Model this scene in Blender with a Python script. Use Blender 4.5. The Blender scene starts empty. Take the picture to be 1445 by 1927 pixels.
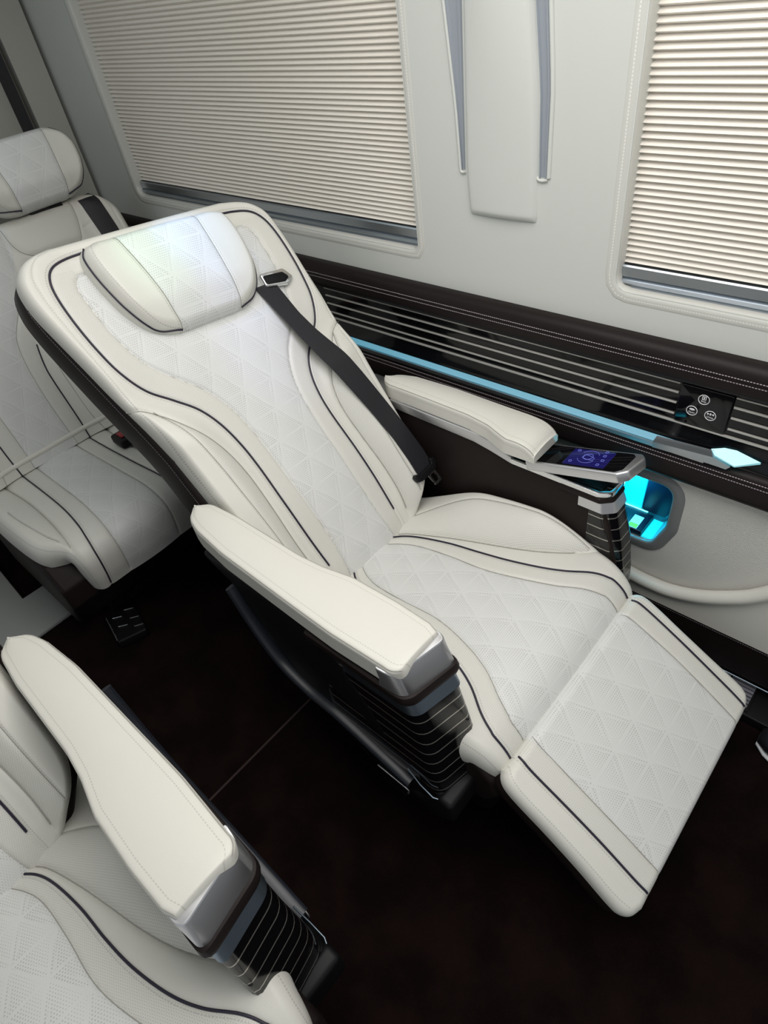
import bpy, bmesh, math
import numpy as np
from mathutils import Matrix, Vector

# ------------------------------------------------------------------ camera, world, lights, exposure
S = bpy.context.scene
COL = S.collection
S.view_settings.view_transform = 'Standard'
S.view_settings.look = 'None'
S.view_settings.gamma = 1.0
S.view_settings.use_curve_mapping = False
S.view_settings.exposure = 0.0
try:
    S.cycles.use_denoising = True
    S.cycles.max_bounces = 8
    S.cycles.diffuse_bounces = 4
    S.cycles.sample_clamp_indirect = 6.0
    S.cycles.caustics_reflective = False
    S.cycles.caustics_refractive = False
except Exception:
    pass

CAM_H = 1.48
RX = (0.7421294795797937, 0.6575422210007494, -0.12993099376217532)      # image right in world axes
RD = (0.3818683030451001, -0.5741099129981945, -0.7242750906435078)      # image down
RF = (-0.5508361232418224, 0.487889367990949, -0.677158423069013)        # view direction
cam_data = bpy.data.cameras.new('camera')
cam_data.sensor_fit = 'VERTICAL'
cam_data.sensor_height = 36.0
cam_data.lens = 36.0 * 1177.0 / 1927.0
cam_data.clip_start = 0.02
cam = bpy.data.objects.new('camera', cam_data)
COL.objects.link(cam)
mw = Matrix((
    (RX[0], -RD[0], -RF[0], 0.0),
    (RX[1], -RD[1], -RF[1], 0.0),
    (RX[2], -RD[2], -RF[2], CAM_H),
    (0, 0, 0, 1)))
cam.matrix_world = mw
S.camera = cam

world = bpy.data.worlds.new('daylight')
S.world = world
world.use_nodes = True
bg = world.node_tree.nodes['Background']
bg.inputs['Color'].default_value = (0.92, 0.97, 1.0, 1)
bg.inputs['Strength'].default_value = 0.42


def area(name, loc, size, energy, color=(1, 1, 1), target=None, size_y=None):
    d = bpy.data.lights.new(name, 'AREA')
    d.shape = 'RECTANGLE'
    d.size = size
    d.size_y = size_y or size
    d.energy = energy
    d.color = color
    o = bpy.data.objects.new(name, d)
    COL.objects.link(o)
    o.location = loc
    if target is not None:
        o.rotation_euler = (Vector(target) - Vector(loc)).to_track_quat('-Z', 'Y').to_euler()
    return o


def spot(name, loc, target, energy, color, angle, blend=1.0, radius=0.02):
    d = bpy.data.lights.new(name, 'SPOT')
    d.energy = energy
    d.color = color
    d.spot_size = math.radians(angle)
    d.spot_blend = blend
    d.shadow_soft_size = radius
    o = bpy.data.objects.new(name, d)
    COL.objects.link(o)
    o.location = loc
    o.rotation_euler = (Vector(target) - Vector(loc)).to_track_quat('-Z', 'Y').to_euler()
    return o


area('ceiling_lamp', (-0.25, 0.45, 1.83), 1.5, 17, (1.0, 0.98, 0.95), (-0.25, 0.45, 0), 0.8)
area('rear_ceiling_lamp', (-1.75, 0.35, 1.83), 0.5, 1.3, (0.82, 0.95, 1.0), (-1.75, 0.4, 0), 0.5)
# coloured star lights of the ceiling, aimed at the head of the reclined seat
spot('ceiling_spot_blue', (-1.15, 0.55, 1.82), (-1.24, 0.72, 1.05), 18, (0.30, 0.55, 1.0), 16)
spot('ceiling_spot_green', (-1.1, 0.5, 1.82), (-1.24, 0.60, 1.02), 7, (0.40, 1.0, 0.65), 14)
spot('ceiling_spot_violet', (-1.0, 0.6, 1.82), (-1.12, 0.72, 0.85), 10, (0.5, 0.55, 1.0), 16)

# ------------------------------------------------------------------ node helpers / materials


class X:
    """tiny expression wrapper over shader math nodes"""
    def __init__(self, nt, s):
        self.nt, self.s = nt, s

    def _m(self, op, *a):
        n = self.nt.nodes.new('ShaderNodeMath')
        n.operation = op
        for i, v in enumerate((self,) + a):
            if isinstance(v, X):
                self.nt.links.new(v.s, n.inputs[i])
            else:
                n.inputs[i].default_value = v
        return X(self.nt, n.outputs[0])

    def __add__(self, o): return self._m('ADD', o)
    def __sub__(self, o): return self._m('SUBTRACT', o)
    def __mul__(self, o): return self._m('MULTIPLY', o)
    def __truediv__(self, o): return self._m('DIVIDE', o)
    def __gt__(self, o): return self._m('GREATER_THAN', o)
    def __lt__(self, o): return self._m('LESS_THAN', o)
    def frac(self): return self._m('FRACT')
    def floor(self): return self._m('FLOOR')
    def abs(self): return self._m('ABSOLUTE')
    def max(self, o): return self._m('MAXIMUM', o)
    def min(self, o): return self._m('MINIMUM', o)
    def sqrt(self): return self._m('SQRT')
    def mod2(self): return (self * 0.5).frac() * 2.0

    def ramp(self, a, b):
        n = self.nt.nodes.new('ShaderNodeMapRange')
        n.interpolation_type = 'SMOOTHSTEP'
        self.nt.links.new(self.s, n.inputs['Value'])
        n.inputs['From Min'].default_value = a
        n.inputs['From Max'].default_value = b
        return X(self.nt, n.outputs['Result'])


def newmat(name):
    m = bpy.data.materials.new(name)
    m.use_nodes = True
    nt = m.node_tree
    b = nt.nodes['Principled BSDF']
    return m, nt, b


def setp(b, color=None, rough=None, metal=None, spec=None, emit=None, estr=None, coat=None):
    if color is not None:
        b.inputs['Base Color'].default_value = (*color, 1)
    if rough is not None:
        b.inputs['Roughness'].default_value = rough
    if metal is not None:
        b.inputs['Metallic'].default_value = metal
    if spec is not None:
        b.inputs['Specular IOR Level'].default_value = spec
    if emit is not None:
        b.inputs['Emission Color'].default_value = (*emit, 1)
        b.inputs['Emission Strength'].default_value = estr
    if coat is not None:
        b.inputs['Coat Weight'].default_value = coat


def attr(nt, name):
    n = nt.nodes.new('ShaderNodeAttribute')
    n.attribute_name = name
    return n


def noise_bump(nt, b, scale=300, strength=0.15, dist=0.001, extra=None, coords='Object'):
    tc = nt.nodes.new('ShaderNodeTexCoord')
    nz = nt.nodes.new('ShaderNodeTexNoise')
    nz.inputs['Scale'].default_value = scale
    nz.inputs['Detail'].default_value = 3
    nt.links.new(tc.outputs[coords], nz.inputs['Vector'])
    bp = nt.nodes.new('ShaderNodeBump')
    bp.inputs['Strength'].default_value = strength
    bp.inputs['Distance'].default_value = dist
    h = X(nt, nz.outputs['Fac'])
    if extra is not None:
        h = h + extra
    nt.links.new(h.s, bp.inputs['Height'])
    nt.links.new(bp.outputs['Normal'], b.inputs['Normal'])
    return nz


def mixcol(nt, fac, c1, c2):
    n = nt.nodes.new('ShaderNodeMix')
    n.data_type = 'RGBA'
    nt.links.new(fac.s, n.inputs['Factor'])
    for v, k in ((c1, 6), (c2, 7)):
        if isinstance(v, tuple):
            n.inputs[k].default_value = (*v, 1)
        else:
            nt.links.new(v, n.inputs[k])
    return n.outputs[2]


def stitch_mask(nt, pitch=0.0052, w=0.0009):
    a = attr(nt, 'st')
    sp = nt.nodes.new('ShaderNodeSeparateXYZ')
    nt.links.new(a.outputs['Vector'], sp.inputs[0])
    d = X(nt, sp.outputs[0])
    l = X(nt, sp.outputs[1])
    on = X(nt, sp.outputs[2])
    return (d.abs() < w) * ((l / pitch).frac() < 0.66) * (on > 0.5)


def leather(name, base, panel=None, thread=None, rough=0.42, perf=True, grain=420, thread_w=0.0009):
    m, nt, b = newmat(name)
    setp(b, base, rough, 0, 0.4 if base[0] > 0.1 else 0.18)
    extra = None
    col = base
    if perf:
        uvn = nt.nodes.new('ShaderNodeUVMap')
        uvn.uv_map = 'uv'
        sp = nt.nodes.new('ShaderNodeSeparateXYZ')
        nt.links.new(uvn.outputs[0], sp.inputs[0])
        u, v = X(nt, sp.outputs[0]), X(nt, sp.outputs[1])
        pa = attr(nt, 'panel')
        P = X(nt, pa.outputs['Fac'])
        centre = P > 0.75
        band = (P > 0.3) * (P < 0.75)
        # staggered holes
        p = 0.0046
        vv = v / p
        row = vv.floor()
        uu = u / p + row.mod2() * 0.5
        du = uu.frac() - 0.5
        dv = vv.frac() - 0.5
        r = (du * du + dv * dv).sqrt()
        # triangle lattice
        a = u / 0.075 + v / 0.13
        c = u / 0.075 - v / 0.13
        e = v / 0.065
        la = (a.frac() - 0.5).abs()
        lc = (c.frac() - 0.5).abs()
        le = (e.frac() - 0.5).abs()
        a2 = (u / 0.075 + v / 0.13 + 0.17).frac()
        line = ((la > 0.462) + (lc > 0.462) + (le > 0.472)).min(1.0)
        thin = ((a2 - 0.5).abs() > 0.485).max((((c + 0.13).frac() - 0.5).abs() > 0.485))
        size = (a.frac() * 0.5 + c.frac() * 0.5) * 0.30 + 0.08
        size2 = size * (X(nt, line.s) * -1.0 + 1.0) * (thin * -1.0 + 1.0)
        hole_c = (r < size2) * centre
        p2 = 0.0036
        v3 = v / p2
        u3 = u / p2 + v3.floor().mod2() * 0.5
        r2 = ((u3.frac() - 0.5)._m('POWER', 2.0) + (v3.frac() - 0.5)._m('POWER', 2.0)).sqrt()
        hole_b = (r2 < 0.21) * band
        hole = hole_c.max(hole_b)
        extra = hole * -1.2
        dark = tuple(x * 0.60 for x in base)
        pc = panel or base
        cs = mixcol(nt, centre, base, pc)
        col = mixcol(nt, hole, cs, tuple(x * 0.74 for x in pc))
    st = stitch_mask(nt, w=thread_w)
    if thread is not None:
        out = mixcol(nt, st, col, thread)
        nt.links.new(out, b.inputs['Base Color'])
    elif perf:
        nt.links.new(col, b.inputs['Base Color'])
    extra = st * 1.2 if extra is None else extra + st * 1.2
    noise_bump(nt, b, grain, 0.22, 0.0006, extra)
    return m


def plain(name, color, rough=0.5, metal=0.0, bump=0.0, bscale=300, **k):
    m, nt, b = newmat(name)
    setp(b, color, rough, metal, **k)
    if bump:
        noise_bump(nt, b, bscale, bump, 0.0008)
    else:
        # faint variation so that no surface is perfectly uniform
        tc = nt.nodes.new('ShaderNodeTexCoord')
        nz = nt.nodes.new('ShaderNodeTexNoise')
        nz.inputs['Scale'].default_value = 18
        nt.links.new(tc.outputs['Object'], nz.inputs['Vector'])
        mr = nt.nodes.new('ShaderNodeMapRange')
        mr.inputs['To Min'].default_value = max(0.0, rough - 0.03)
        mr.inputs['To Max'].default_value = min(1.0, rough + 0.03)
        nt.links.new(nz.outputs['Fac'], mr.inputs['Value'])
        nt.links.new(mr.outputs['Result'], b.inputs['Roughness'])
    return m


CREAM = (0.72, 0.71, 0.655)
M = {}
M['leather'] = leather('cream_perforated_leather', CREAM, (0.725, 0.729, 0.715), (0.54, 0.53, 0.49))
M['leather_plain'] = leather('cream_leather', (0.72, 0.705, 0.645), None, (0.57, 0.56, 0.51), perf=False, thread_w=0.0008)
M['dark'] = leather('dark_brown_leather', (0.0125, 0.0088, 0.0085), None, (0.55, 0.47, 0.52), rough=0.45, perf=False, thread_w=0.0007)
M['dark_pad'] = plain('dark_brown_vinyl', (0.014, 0.0095, 0.0088), 0.5, bump=0.15, bscale=500, spec=0.18)
M['piping'] = plain('dark_violet_piping', (0.016, 0.012, 0.030), 0.45)
M['chrome'] = plain('satin_aluminium', (0.72, 0.72, 0.74), 0.42, 1.0)
M['bright'] = plain('bright_chrome', (0.85, 0.86, 0.88), 0.12, 1.0)
M['steel_blue'] = plain('dark_steel', (0.26, 0.32, 0.38), 0.38, 1.0)
M['gloss'] = plain('black_gloss', (0.004, 0.004, 0.005), 0.07, 0, spec=0.35)
M['black'] = plain('black_plastic', (0.005, 0.005, 0.006), 0.5, spec=0.25)
M['belt'] = plain('black_webbing', (0.010, 0.010, 0.014), 0.55, bump=0.3, bscale=900)
M['wall'] = plain('wall_vinyl', (0.62, 0.635, 0.60), 0.55, bump=0.12, bscale=260)
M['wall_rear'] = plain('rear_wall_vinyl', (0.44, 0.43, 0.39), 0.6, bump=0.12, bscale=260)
M['lip'] = leather('window_lip_leather', (0.62, 0.62, 0.58), None, (0.80, 0.79, 0.74), perf=False, thread_w=0.0012)
M['ceiling'] = plain('ceiling_cloth', (0.72, 0.71, 0.68), 0.8, bump=0.1)
M['alu_rail'] = plain('window_rail', (0.50, 0.54, 0.58), 0.33, 1.0)
M['grey_panel'] = plain('grey_sill_plastic', (0.32, 0.33, 0.32), 0.5)
M['navy'] = plain('navy_pad', (0.004, 0.012, 0.030), 0.3)
M['seam_and_shade'] = plain('seam_shade', (0.38, 0.37, 0.34), 0.8)  # dark shade of the seam gaps, painted as thin grey tubes along them
M['strip'] = plain('silver_strip', (0.42, 0.41, 0.38), 0.3, 0.25)
M['white'] = plain('white_print', (0.8, 0.8, 0.82), 0.5)
M['red'] = plain('red_button', (0.30, 0.012, 0.02), 0.4)
M['green'] = plain('green_print', (0.35, 0.75, 0.05), 0.5)
M['sticker'] = plain('sticker_paper', (0.75, 0.85, 0.85), 0.5)
M['slot'] = plain('slot_plastic', (0.30, 0.33, 0.37), 0.3)
M['vent'] = plain('vent_slat_plastic', (0.17, 0.17, 0.20), 0.45)

# blind cloth: slightly translucent
m, nt, b = newmat('blind_cloth')
setp(b, (0.87, 0.83, 0.765), 0.85, 0, 0.1)
noise_bump(nt, b, 500, 0.1, 0.0005)
tr = nt.nodes.new('ShaderNodeBsdfTranslucent')
tr.inputs['Color'].default_value = (0.85, 0.82, 0.76, 1)
mx = nt.nodes.new('ShaderNodeMixShader')
mx.inputs[0].default_value = 0.04
nt.links.new(b.outputs[0], mx.inputs[1])
nt.links.new(tr.outputs[0], mx.inputs[2])
nt.links.new(mx.outputs[0], nt.nodes['Material Output'].inputs[0])
M['blind'] = m

# carpet
m, nt, b = newmat('dark_carpet')
setp(b, (0.016, 0.009, 0.008), 0.95, 0, 0.05)
nz = noise_bump(nt, b, 450, 0.6, 0.003)
tc = nt.nodes.new('ShaderNodeTexCoord')
nz2 = nt.nodes.new('ShaderNodeTexNoise')
nz2.inputs['Scale'].default_value = 9
nz2.inputs['Detail'].default_value = 6
nt.links.new(tc.outputs['Object'], nz2.inputs['Vector'])
c = mixcol(nt, X(nt, nz2.outputs['Fac']).ramp(0.35, 0.7), (0.006, 0.0032, 0.003), (0.012, 0.006, 0.0055))
nt.links.new(c, b.inputs['Base Color'])
M['carpet'] = m

# woven cream cloth (door pocket)
m, nt, b = newmat('woven_cream')
setp(b, (0.66, 0.65, 0.61), 0.7, 0, 0.2)
tc = nt.nodes.new('ShaderNodeTexCoord')
sp = nt.nodes.new('ShaderNodeSeparateXYZ')
nt.links.new(tc.outputs['Object'], sp.inputs[0])
x, z = X(nt, sp.outputs[0]), X(nt, sp.outputs[2])
p = 0.0062
rz = z / (p * 0.6)
cx = (x / p + rz.floor().mod2() * 0.5).frac() - 0.5
cz = rz.frac() - 0.5
hgt = ((cx * cx + cz * cz).sqrt() * -1.0 + 0.7).max(0.0)
noise_bump(nt, b, 400, 0.55, 0.0012, hgt * 1.6)
nt.links.new(mixcol(nt, hgt.ramp(0.05, 0.4), (0.54, 0.53, 0.50), (0.69, 0.68, 0.64)), b.inputs['Base Color'])
M['woven'] = m

# black gloss shield with thin metal lines at fixed heights of the part itself
m, nt, b = newmat('lined_black_gloss')
uvn = nt.nodes.new('ShaderNodeUVMap')
uvn.uv_map = 'uv'
sp = nt.nodes.new('ShaderNodeSeparateXYZ')
nt.links.new(uvn.outputs[0], sp.inputs[0])
ln = (((X(nt, sp.outputs[1]) / 0.0285).frac() - 0.5).abs() < 0.045)
nt.links.new(mixcol(nt, ln, (0.004, 0.004, 0.005), (0.46, 0.44, 0.40)), b.inputs['Base Color'])
b.inputs['Roughness'].default_value = 0.12
nt.links.new((ln * 0.7).s, b.inputs['Metallic'])
M['lined'] = m


def emis(name, color, strength, base=(0.1, 0.1, 0.1), rough=0.3):
    m, nt, b = newmat(name)
    setp(b, base, rough, emit=color, estr=strength)
    return m


M['cyan_led'] = emis('cyan_led', (0.10, 0.85, 1.0), 5.0)
M['cyan_panel'] = emis('cyan_light_panel', (0.0, 0.72, 0.95), 0.75, (0.05, 0.5, 0.6))
M['cyan_rail'] = emis('cyan_light_rail', (0.03, 0.42, 0.62), 0.42, (0.25, 0.36, 0.42), 0.25)
M['tip_glow'] = emis('lit_acrylic_tip', (0.25, 0.85, 0.95), 0.42, (0.6, 0.75, 0.8), 0.2)
M['niche'] = plain('niche_plastic', (0.10, 0.40, 0.48), 0.35)
M['niche_ring'] = plain('grey_niche_frame', (0.20, 0.205, 0.21), 0.4)
M['screen'] = emis('touch_screen', (0.015, 0.012, 0.16), 0.55, (0.004, 0.004, 0.008), 0.06)
M['icon'] = emis('screen_icon', (0.12, 0.16, 0.75), 0.7)

# ------------------------------------------------------------------ object helpers


def link(o, parent=None):
    COL.objects.link(o)
    if parent is not None:
        o.parent = parent
    return o


def tag(o, label=None, cat=None, group=None, kind=None):
    if label:
        o['label'] = label
    if cat:
        o['category'] = cat
    if group:
        o['group'] = group
    if kind:
        o['kind'] = kind
    return o


def empty(name, loc, label, cat, group=None):
    o = bpy.data.objects.new(name, None)
    o.location = loc
    o.empty_display_size = 0.05
    link(o)
    return tag(o, label, cat, group)


def mesh(name, V, F, mat, parent=None, smooth=True, uv=None, panel=None, st=None, recalc=False):
    """V in world space; when a parent Empty is given, vertices are stored relative to it."""
    V = np.asarray(V, float)
    if parent is not None:
        p = parent
        while p is not None:
            V = V - np.array(p.location)
            p = p.parent
    me = bpy.data.meshes.new(name)
    me.from_pydata(V.tolist(), [], F if isinstance(F, list) else F.tolist())
    if recalc:
        bm = bmesh.new()
        bm.from_mesh(me)
        bmesh.ops.recalc_face_normals(bm, faces=bm.faces)
        bm.to_mesh(me)
        bm.free()
    n = len(V)
    if uv is not None:
        lay = me.uv_layers.new(name='uv')
        idx = np.empty(len(me.loops), dtype=np.int32)
        me.loops.foreach_get('vertex_index', idx)
        lay.data.foreach_set('uv', np.asarray(uv, float)[idx].ravel())
    if panel is not None:
        a = me.attributes.new('panel', 'FLOAT', 'POINT')
        a.data.foreach_set('value', np.asarray(panel, np.float32))
    if st is not None:
        a = me.attributes.new('st', 'FLOAT_VECTOR', 'POINT')
        a.data.foreach_set('vector', np.asarray(st, np.float32).ravel())
    me.polygons.foreach_set('use_smooth', [smooth] * len(me.polygons))
    me.materials.append(mat)
    me.update()
    o = bpy.data.objects.new(name, me)
    return link(o, parent)


def sharp(o, angle=35):
    """hard edges where faces meet at more than the angle"""
    me = o.data
    bm = bmesh.new()
    bm.from_mesh(me)
    for e in bm.edges:
        if len(e.link_faces) == 2 and e.calc_face_angle(0) > math.radians(angle):
            e.smooth = False
    bm.to_mesh(me)
    bm.free()
    return o


def crom(P, n=8, closed=False):
    """Catmull-Rom through points"""
    P = np.asarray(P, float)
    k = len(P)
    out = []
    rng = range(k if closed else k - 1)
    for i in rng:
        if closed:
            p0, p1, p2, p3 = P[(i - 1) % k], P[i], P[(i + 1) % k], P[(i + 2) % k]
        else:
            p1, p2 = P[i], P[i + 1]
            p0 = P[i - 1] if i > 0 else 2 * p1 - p2
            p3 = P[i + 2] if i + 2 < k else 2 * p2 - p1
        for t in np.linspace(0, 1, n, endpoint=False):
            out.append(0.5 * ((2 * p1) + (-p0 + p2) * t + (2 * p0 - 5 * p1 + 4 * p2 - p3) * t * t
                              + (-p0 + 3 * p1 - 3 * p2 + p3) * t ** 3))
    if not closed:
        out.append(P[-1])
    return np.array(out)


def resample(P, n, closed=False):
    P = np.asarray(P, float)
    Q = np.vstack([P, P[:1]]) if closed else P
    s = np.r_[0, np.cumsum(np.linalg.norm(np.diff(Q, axis=0), axis=1))]
    t = np.linspace(0, s[-1], n + 1 if closed else n)
    if closed:
        t = t[:-1]
    return np.stack([np.interp(t, s, Q[:, i]) for i in range(Q.shape[1])], 1)


def arclen(P, closed=False):
    P = np.asarray(P, float)
    return np.r_[0, np.cumsum(np.linalg.norm(np.diff(P, axis=0), axis=1))]


def fillet(poly, r, n=6):
    """round the corners of a closed 2D polygon; r a number or a list per corner"""
    poly = [np.array(p, float) for p in poly]
    k = len(poly)
    rs = r if isinstance(r, (list, tuple)) else [r] * k
    out = []
    for i in range(k):
        p, a, c = poly[i], poly[i - 1], poly[(i + 1) % k]
        if rs[i] <= 0:
            out.append(p)
            continue
        d1 = (a - p) / np.linalg.norm(a - p)
        d2 = (c - p) / np.linalg.norm(c - p)
        cosang = np.clip(d1 @ d2, -1, 1)
        half = math.acos(cosang) / 2
        t = rs[i] / max(math.tan(half), 1e-6)
        t = min(t, 0.49 * np.linalg.norm(a - p), 0.49 * np.linalg.norm(c - p))
        q1, q2 = p + d1 * t, p + d2 * t
        for s in np.linspace(0, 1, n + 1):
            out.append((1 - s) ** 2 * q1 + 2 * s * (1 - s) * p + s * s * q2)
    return np.array(out)


def offset2(poly, d):
    """offset a closed 2D polygon outwards by d (inwards if negative)"""
    P = np.asarray(poly, float)
    area2 = np.sum(P[:, 0] * np.roll(P[:, 1], -1) - np.roll(P[:, 0], -1) * P[:, 1])
    sg = 1 if area2 > 0 else -1
    e = np.roll(P, -1, 0) - P
    L = np.linalg.norm(e, axis=1, keepdims=True)
    e = e / np.maximum(L, 1e-9)
    n = np.stack([e[:, 1], -e[:, 0]], 1) * sg
    nv = n + np.roll(n, 1, 0)
    ln = np.linalg.norm(nv, axis=1, keepdims=True)
    nv = nv / np.maximum(ln, 1e-9)
    k = 1 / np.clip((nv * n).sum(1, keepdims=True), 0.5, 1)
    return P + nv * d * k


def loft(name, rings, mat, parent=None, closed=True, caps=(True, True), smooth=True, st=None, uv=None, sh=35):
    n = len(rings[0])
    V = np.concatenate([np.asarray(r, float) for r in rings])
    F = []
    for j in range(len(rings) - 1):
        for i in range(n if closed else n - 1):
            a, b2 = j * n + i, j * n + (i + 1) % n
            F.append((a, b2, b2 + n, a + n))
    if closed and caps[0]:
        F.append(tuple(range(n - 1, -1, -1)))
    if closed and caps[1]:
        F.append(tuple(range((len(rings) - 1) * n, len(rings) * n)))
    o = mesh(name, V, F, mat, parent, smooth, uv=uv, st=st, recalc=True)
    return sharp(o, sh)


def slab(name, poly, mp, t0, t1, mat, parent=None, bev=0.002, n=3, smooth=True, ends=(True, True)):
    """extrude a closed 2D polygon from t0 to t1 with rounded rims; mp maps (P2, t) to xyz"""
    rings = []
    sg = 1 if t1 > t0 else -1
    if ends[0]:
        rings = [(t0 + sg * bev * (1 - math.cos(math.pi / 2 * k / n)), -bev * (1 - math.sin(math.pi / 2 * k / n))) for k in range(n + 1)]
    else:
        rings = [(t0, 0.0)]
    if ends[1]:
        rings += [(t1 - sg * bev * (1 - math.sin(math.pi / 2 * k / n)), -bev * (1 - math.cos(math.pi / 2 * k / n))) for k in range(n + 1)]
    else:
        rings += [(t1, 0.0)]
    R = [mp(offset2(poly, d), t) for t, d in rings]
    return loft(name, R, mat, parent, smooth=smooth)


def XZ(P, t):
    return np.stack([P[:, 0], np.full(len(P), t), P[:, 1]], 1)


def XY(P, t):
    return np.stack([P[:, 0], P[:, 1], np.full(len(P), t)], 1)


def YZ(P, t):
    return np.stack([np.full(len(P), t), P[:, 0], P[:, 1]], 1)


def rect(a0, a1, b0, b1):
    return [(a0, b0), (a1, b0), (a1, b1), (a0, b1)]


def tube(name, pts, r, mat, parent=None, n=8, closed=False, flat=None):
    P = np.asarray(pts, float)
    k = len(P)
    if closed:
        T = np.roll(P, -1, 0) - np.roll(P, 1, 0)
    else:
        T = np.gradient(P, axis=0)
    T /= np.maximum(np.linalg.norm(T, axis=1, keepdims=True), 1e-9)
    ref = np.array((0.0, 0.0, 1.0))
    if abs(T[0] @ ref) > 0.9:
        ref = np.array((0.0, 1.0, 0.0))
    N = np.cross(T[0], ref)
    N /= np.linalg.norm(N)
    rings = []
    rr = np.full(k, r) if np.isscalar(r) else np.asarray(r)
    for i in range(k):
        N = N - T[i] * (N @ T[i])
        N /= max(np.linalg.norm(N), 1e-9)
        B = np.cross(T[i], N)
        a = np.linspace(0, 2 * math.pi, n, endpoint=False)
        fx = 1.0 if flat is None else flat
        rings.append(P[i] + rr[i] * (np.cos(a)[:, None] * N * fx + np.sin(a)[:, None] * B))
    if closed:
        rings.append(rings[0])
        return loft(name, rings, mat, parent, caps=(False, False), sh=80)
    return loft(name, rings, mat, parent, sh=80)


def box(name, a, b2, mat, parent=None, bev=0.002):
    return slab(name, np.array(rect(a[0], b2[0], a[1], b2[1])), XY, a[2], b2[2], mat, parent, bev)


def seg_dist(P, C, chunk=6000):
    """signed distance and arclength of points P (N,2) to the polyline C (M,2)"""
    A, B = C[:-1], C[1:]
    D = B - A
    L2 = np.maximum((D ** 2).sum(1), 1e-12)
    s0 = arclen(C)[:-1]
    Ls = np.sqrt(L2)
    N = len(P)
    dist = np.empty(N)
    arc = np.empty(N)
    for i in range(0, N, chunk):
        p = P[i:i + chunk]
        ap = p[:, None, :] - A[None]
        t = np.clip((ap * D[None]).sum(2) / L2, 0, 1)
        q = ap - t[..., None] * D[None]
        d = np.sqrt((q ** 2).sum(2))
        j = d.argmin(1)
        ii = np.arange(len(p))
        cr = D[j, 0] * ap[ii, j, 1] - D[j, 1] * ap[ii, j, 0]
        dist[i:i + chunk] = d[ii, j] * np.where(cr >= 0, 1, -1)
        arc[i:i + chunk] = s0[j] + t[ii, j] * Ls[j]
    return dist, arc


def sstep(a, b2, x):
    t = np.clip((x - a) / (b2 - a), 0, 1)
    return t * t * (3 - 2 * t)


def uvcurve(half, n=8):
    """list of (v, u) of the right half, smoothed; returned as (u, v)"""
    C = crom([(u, v) for v, u in half], n)
    return C


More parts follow.
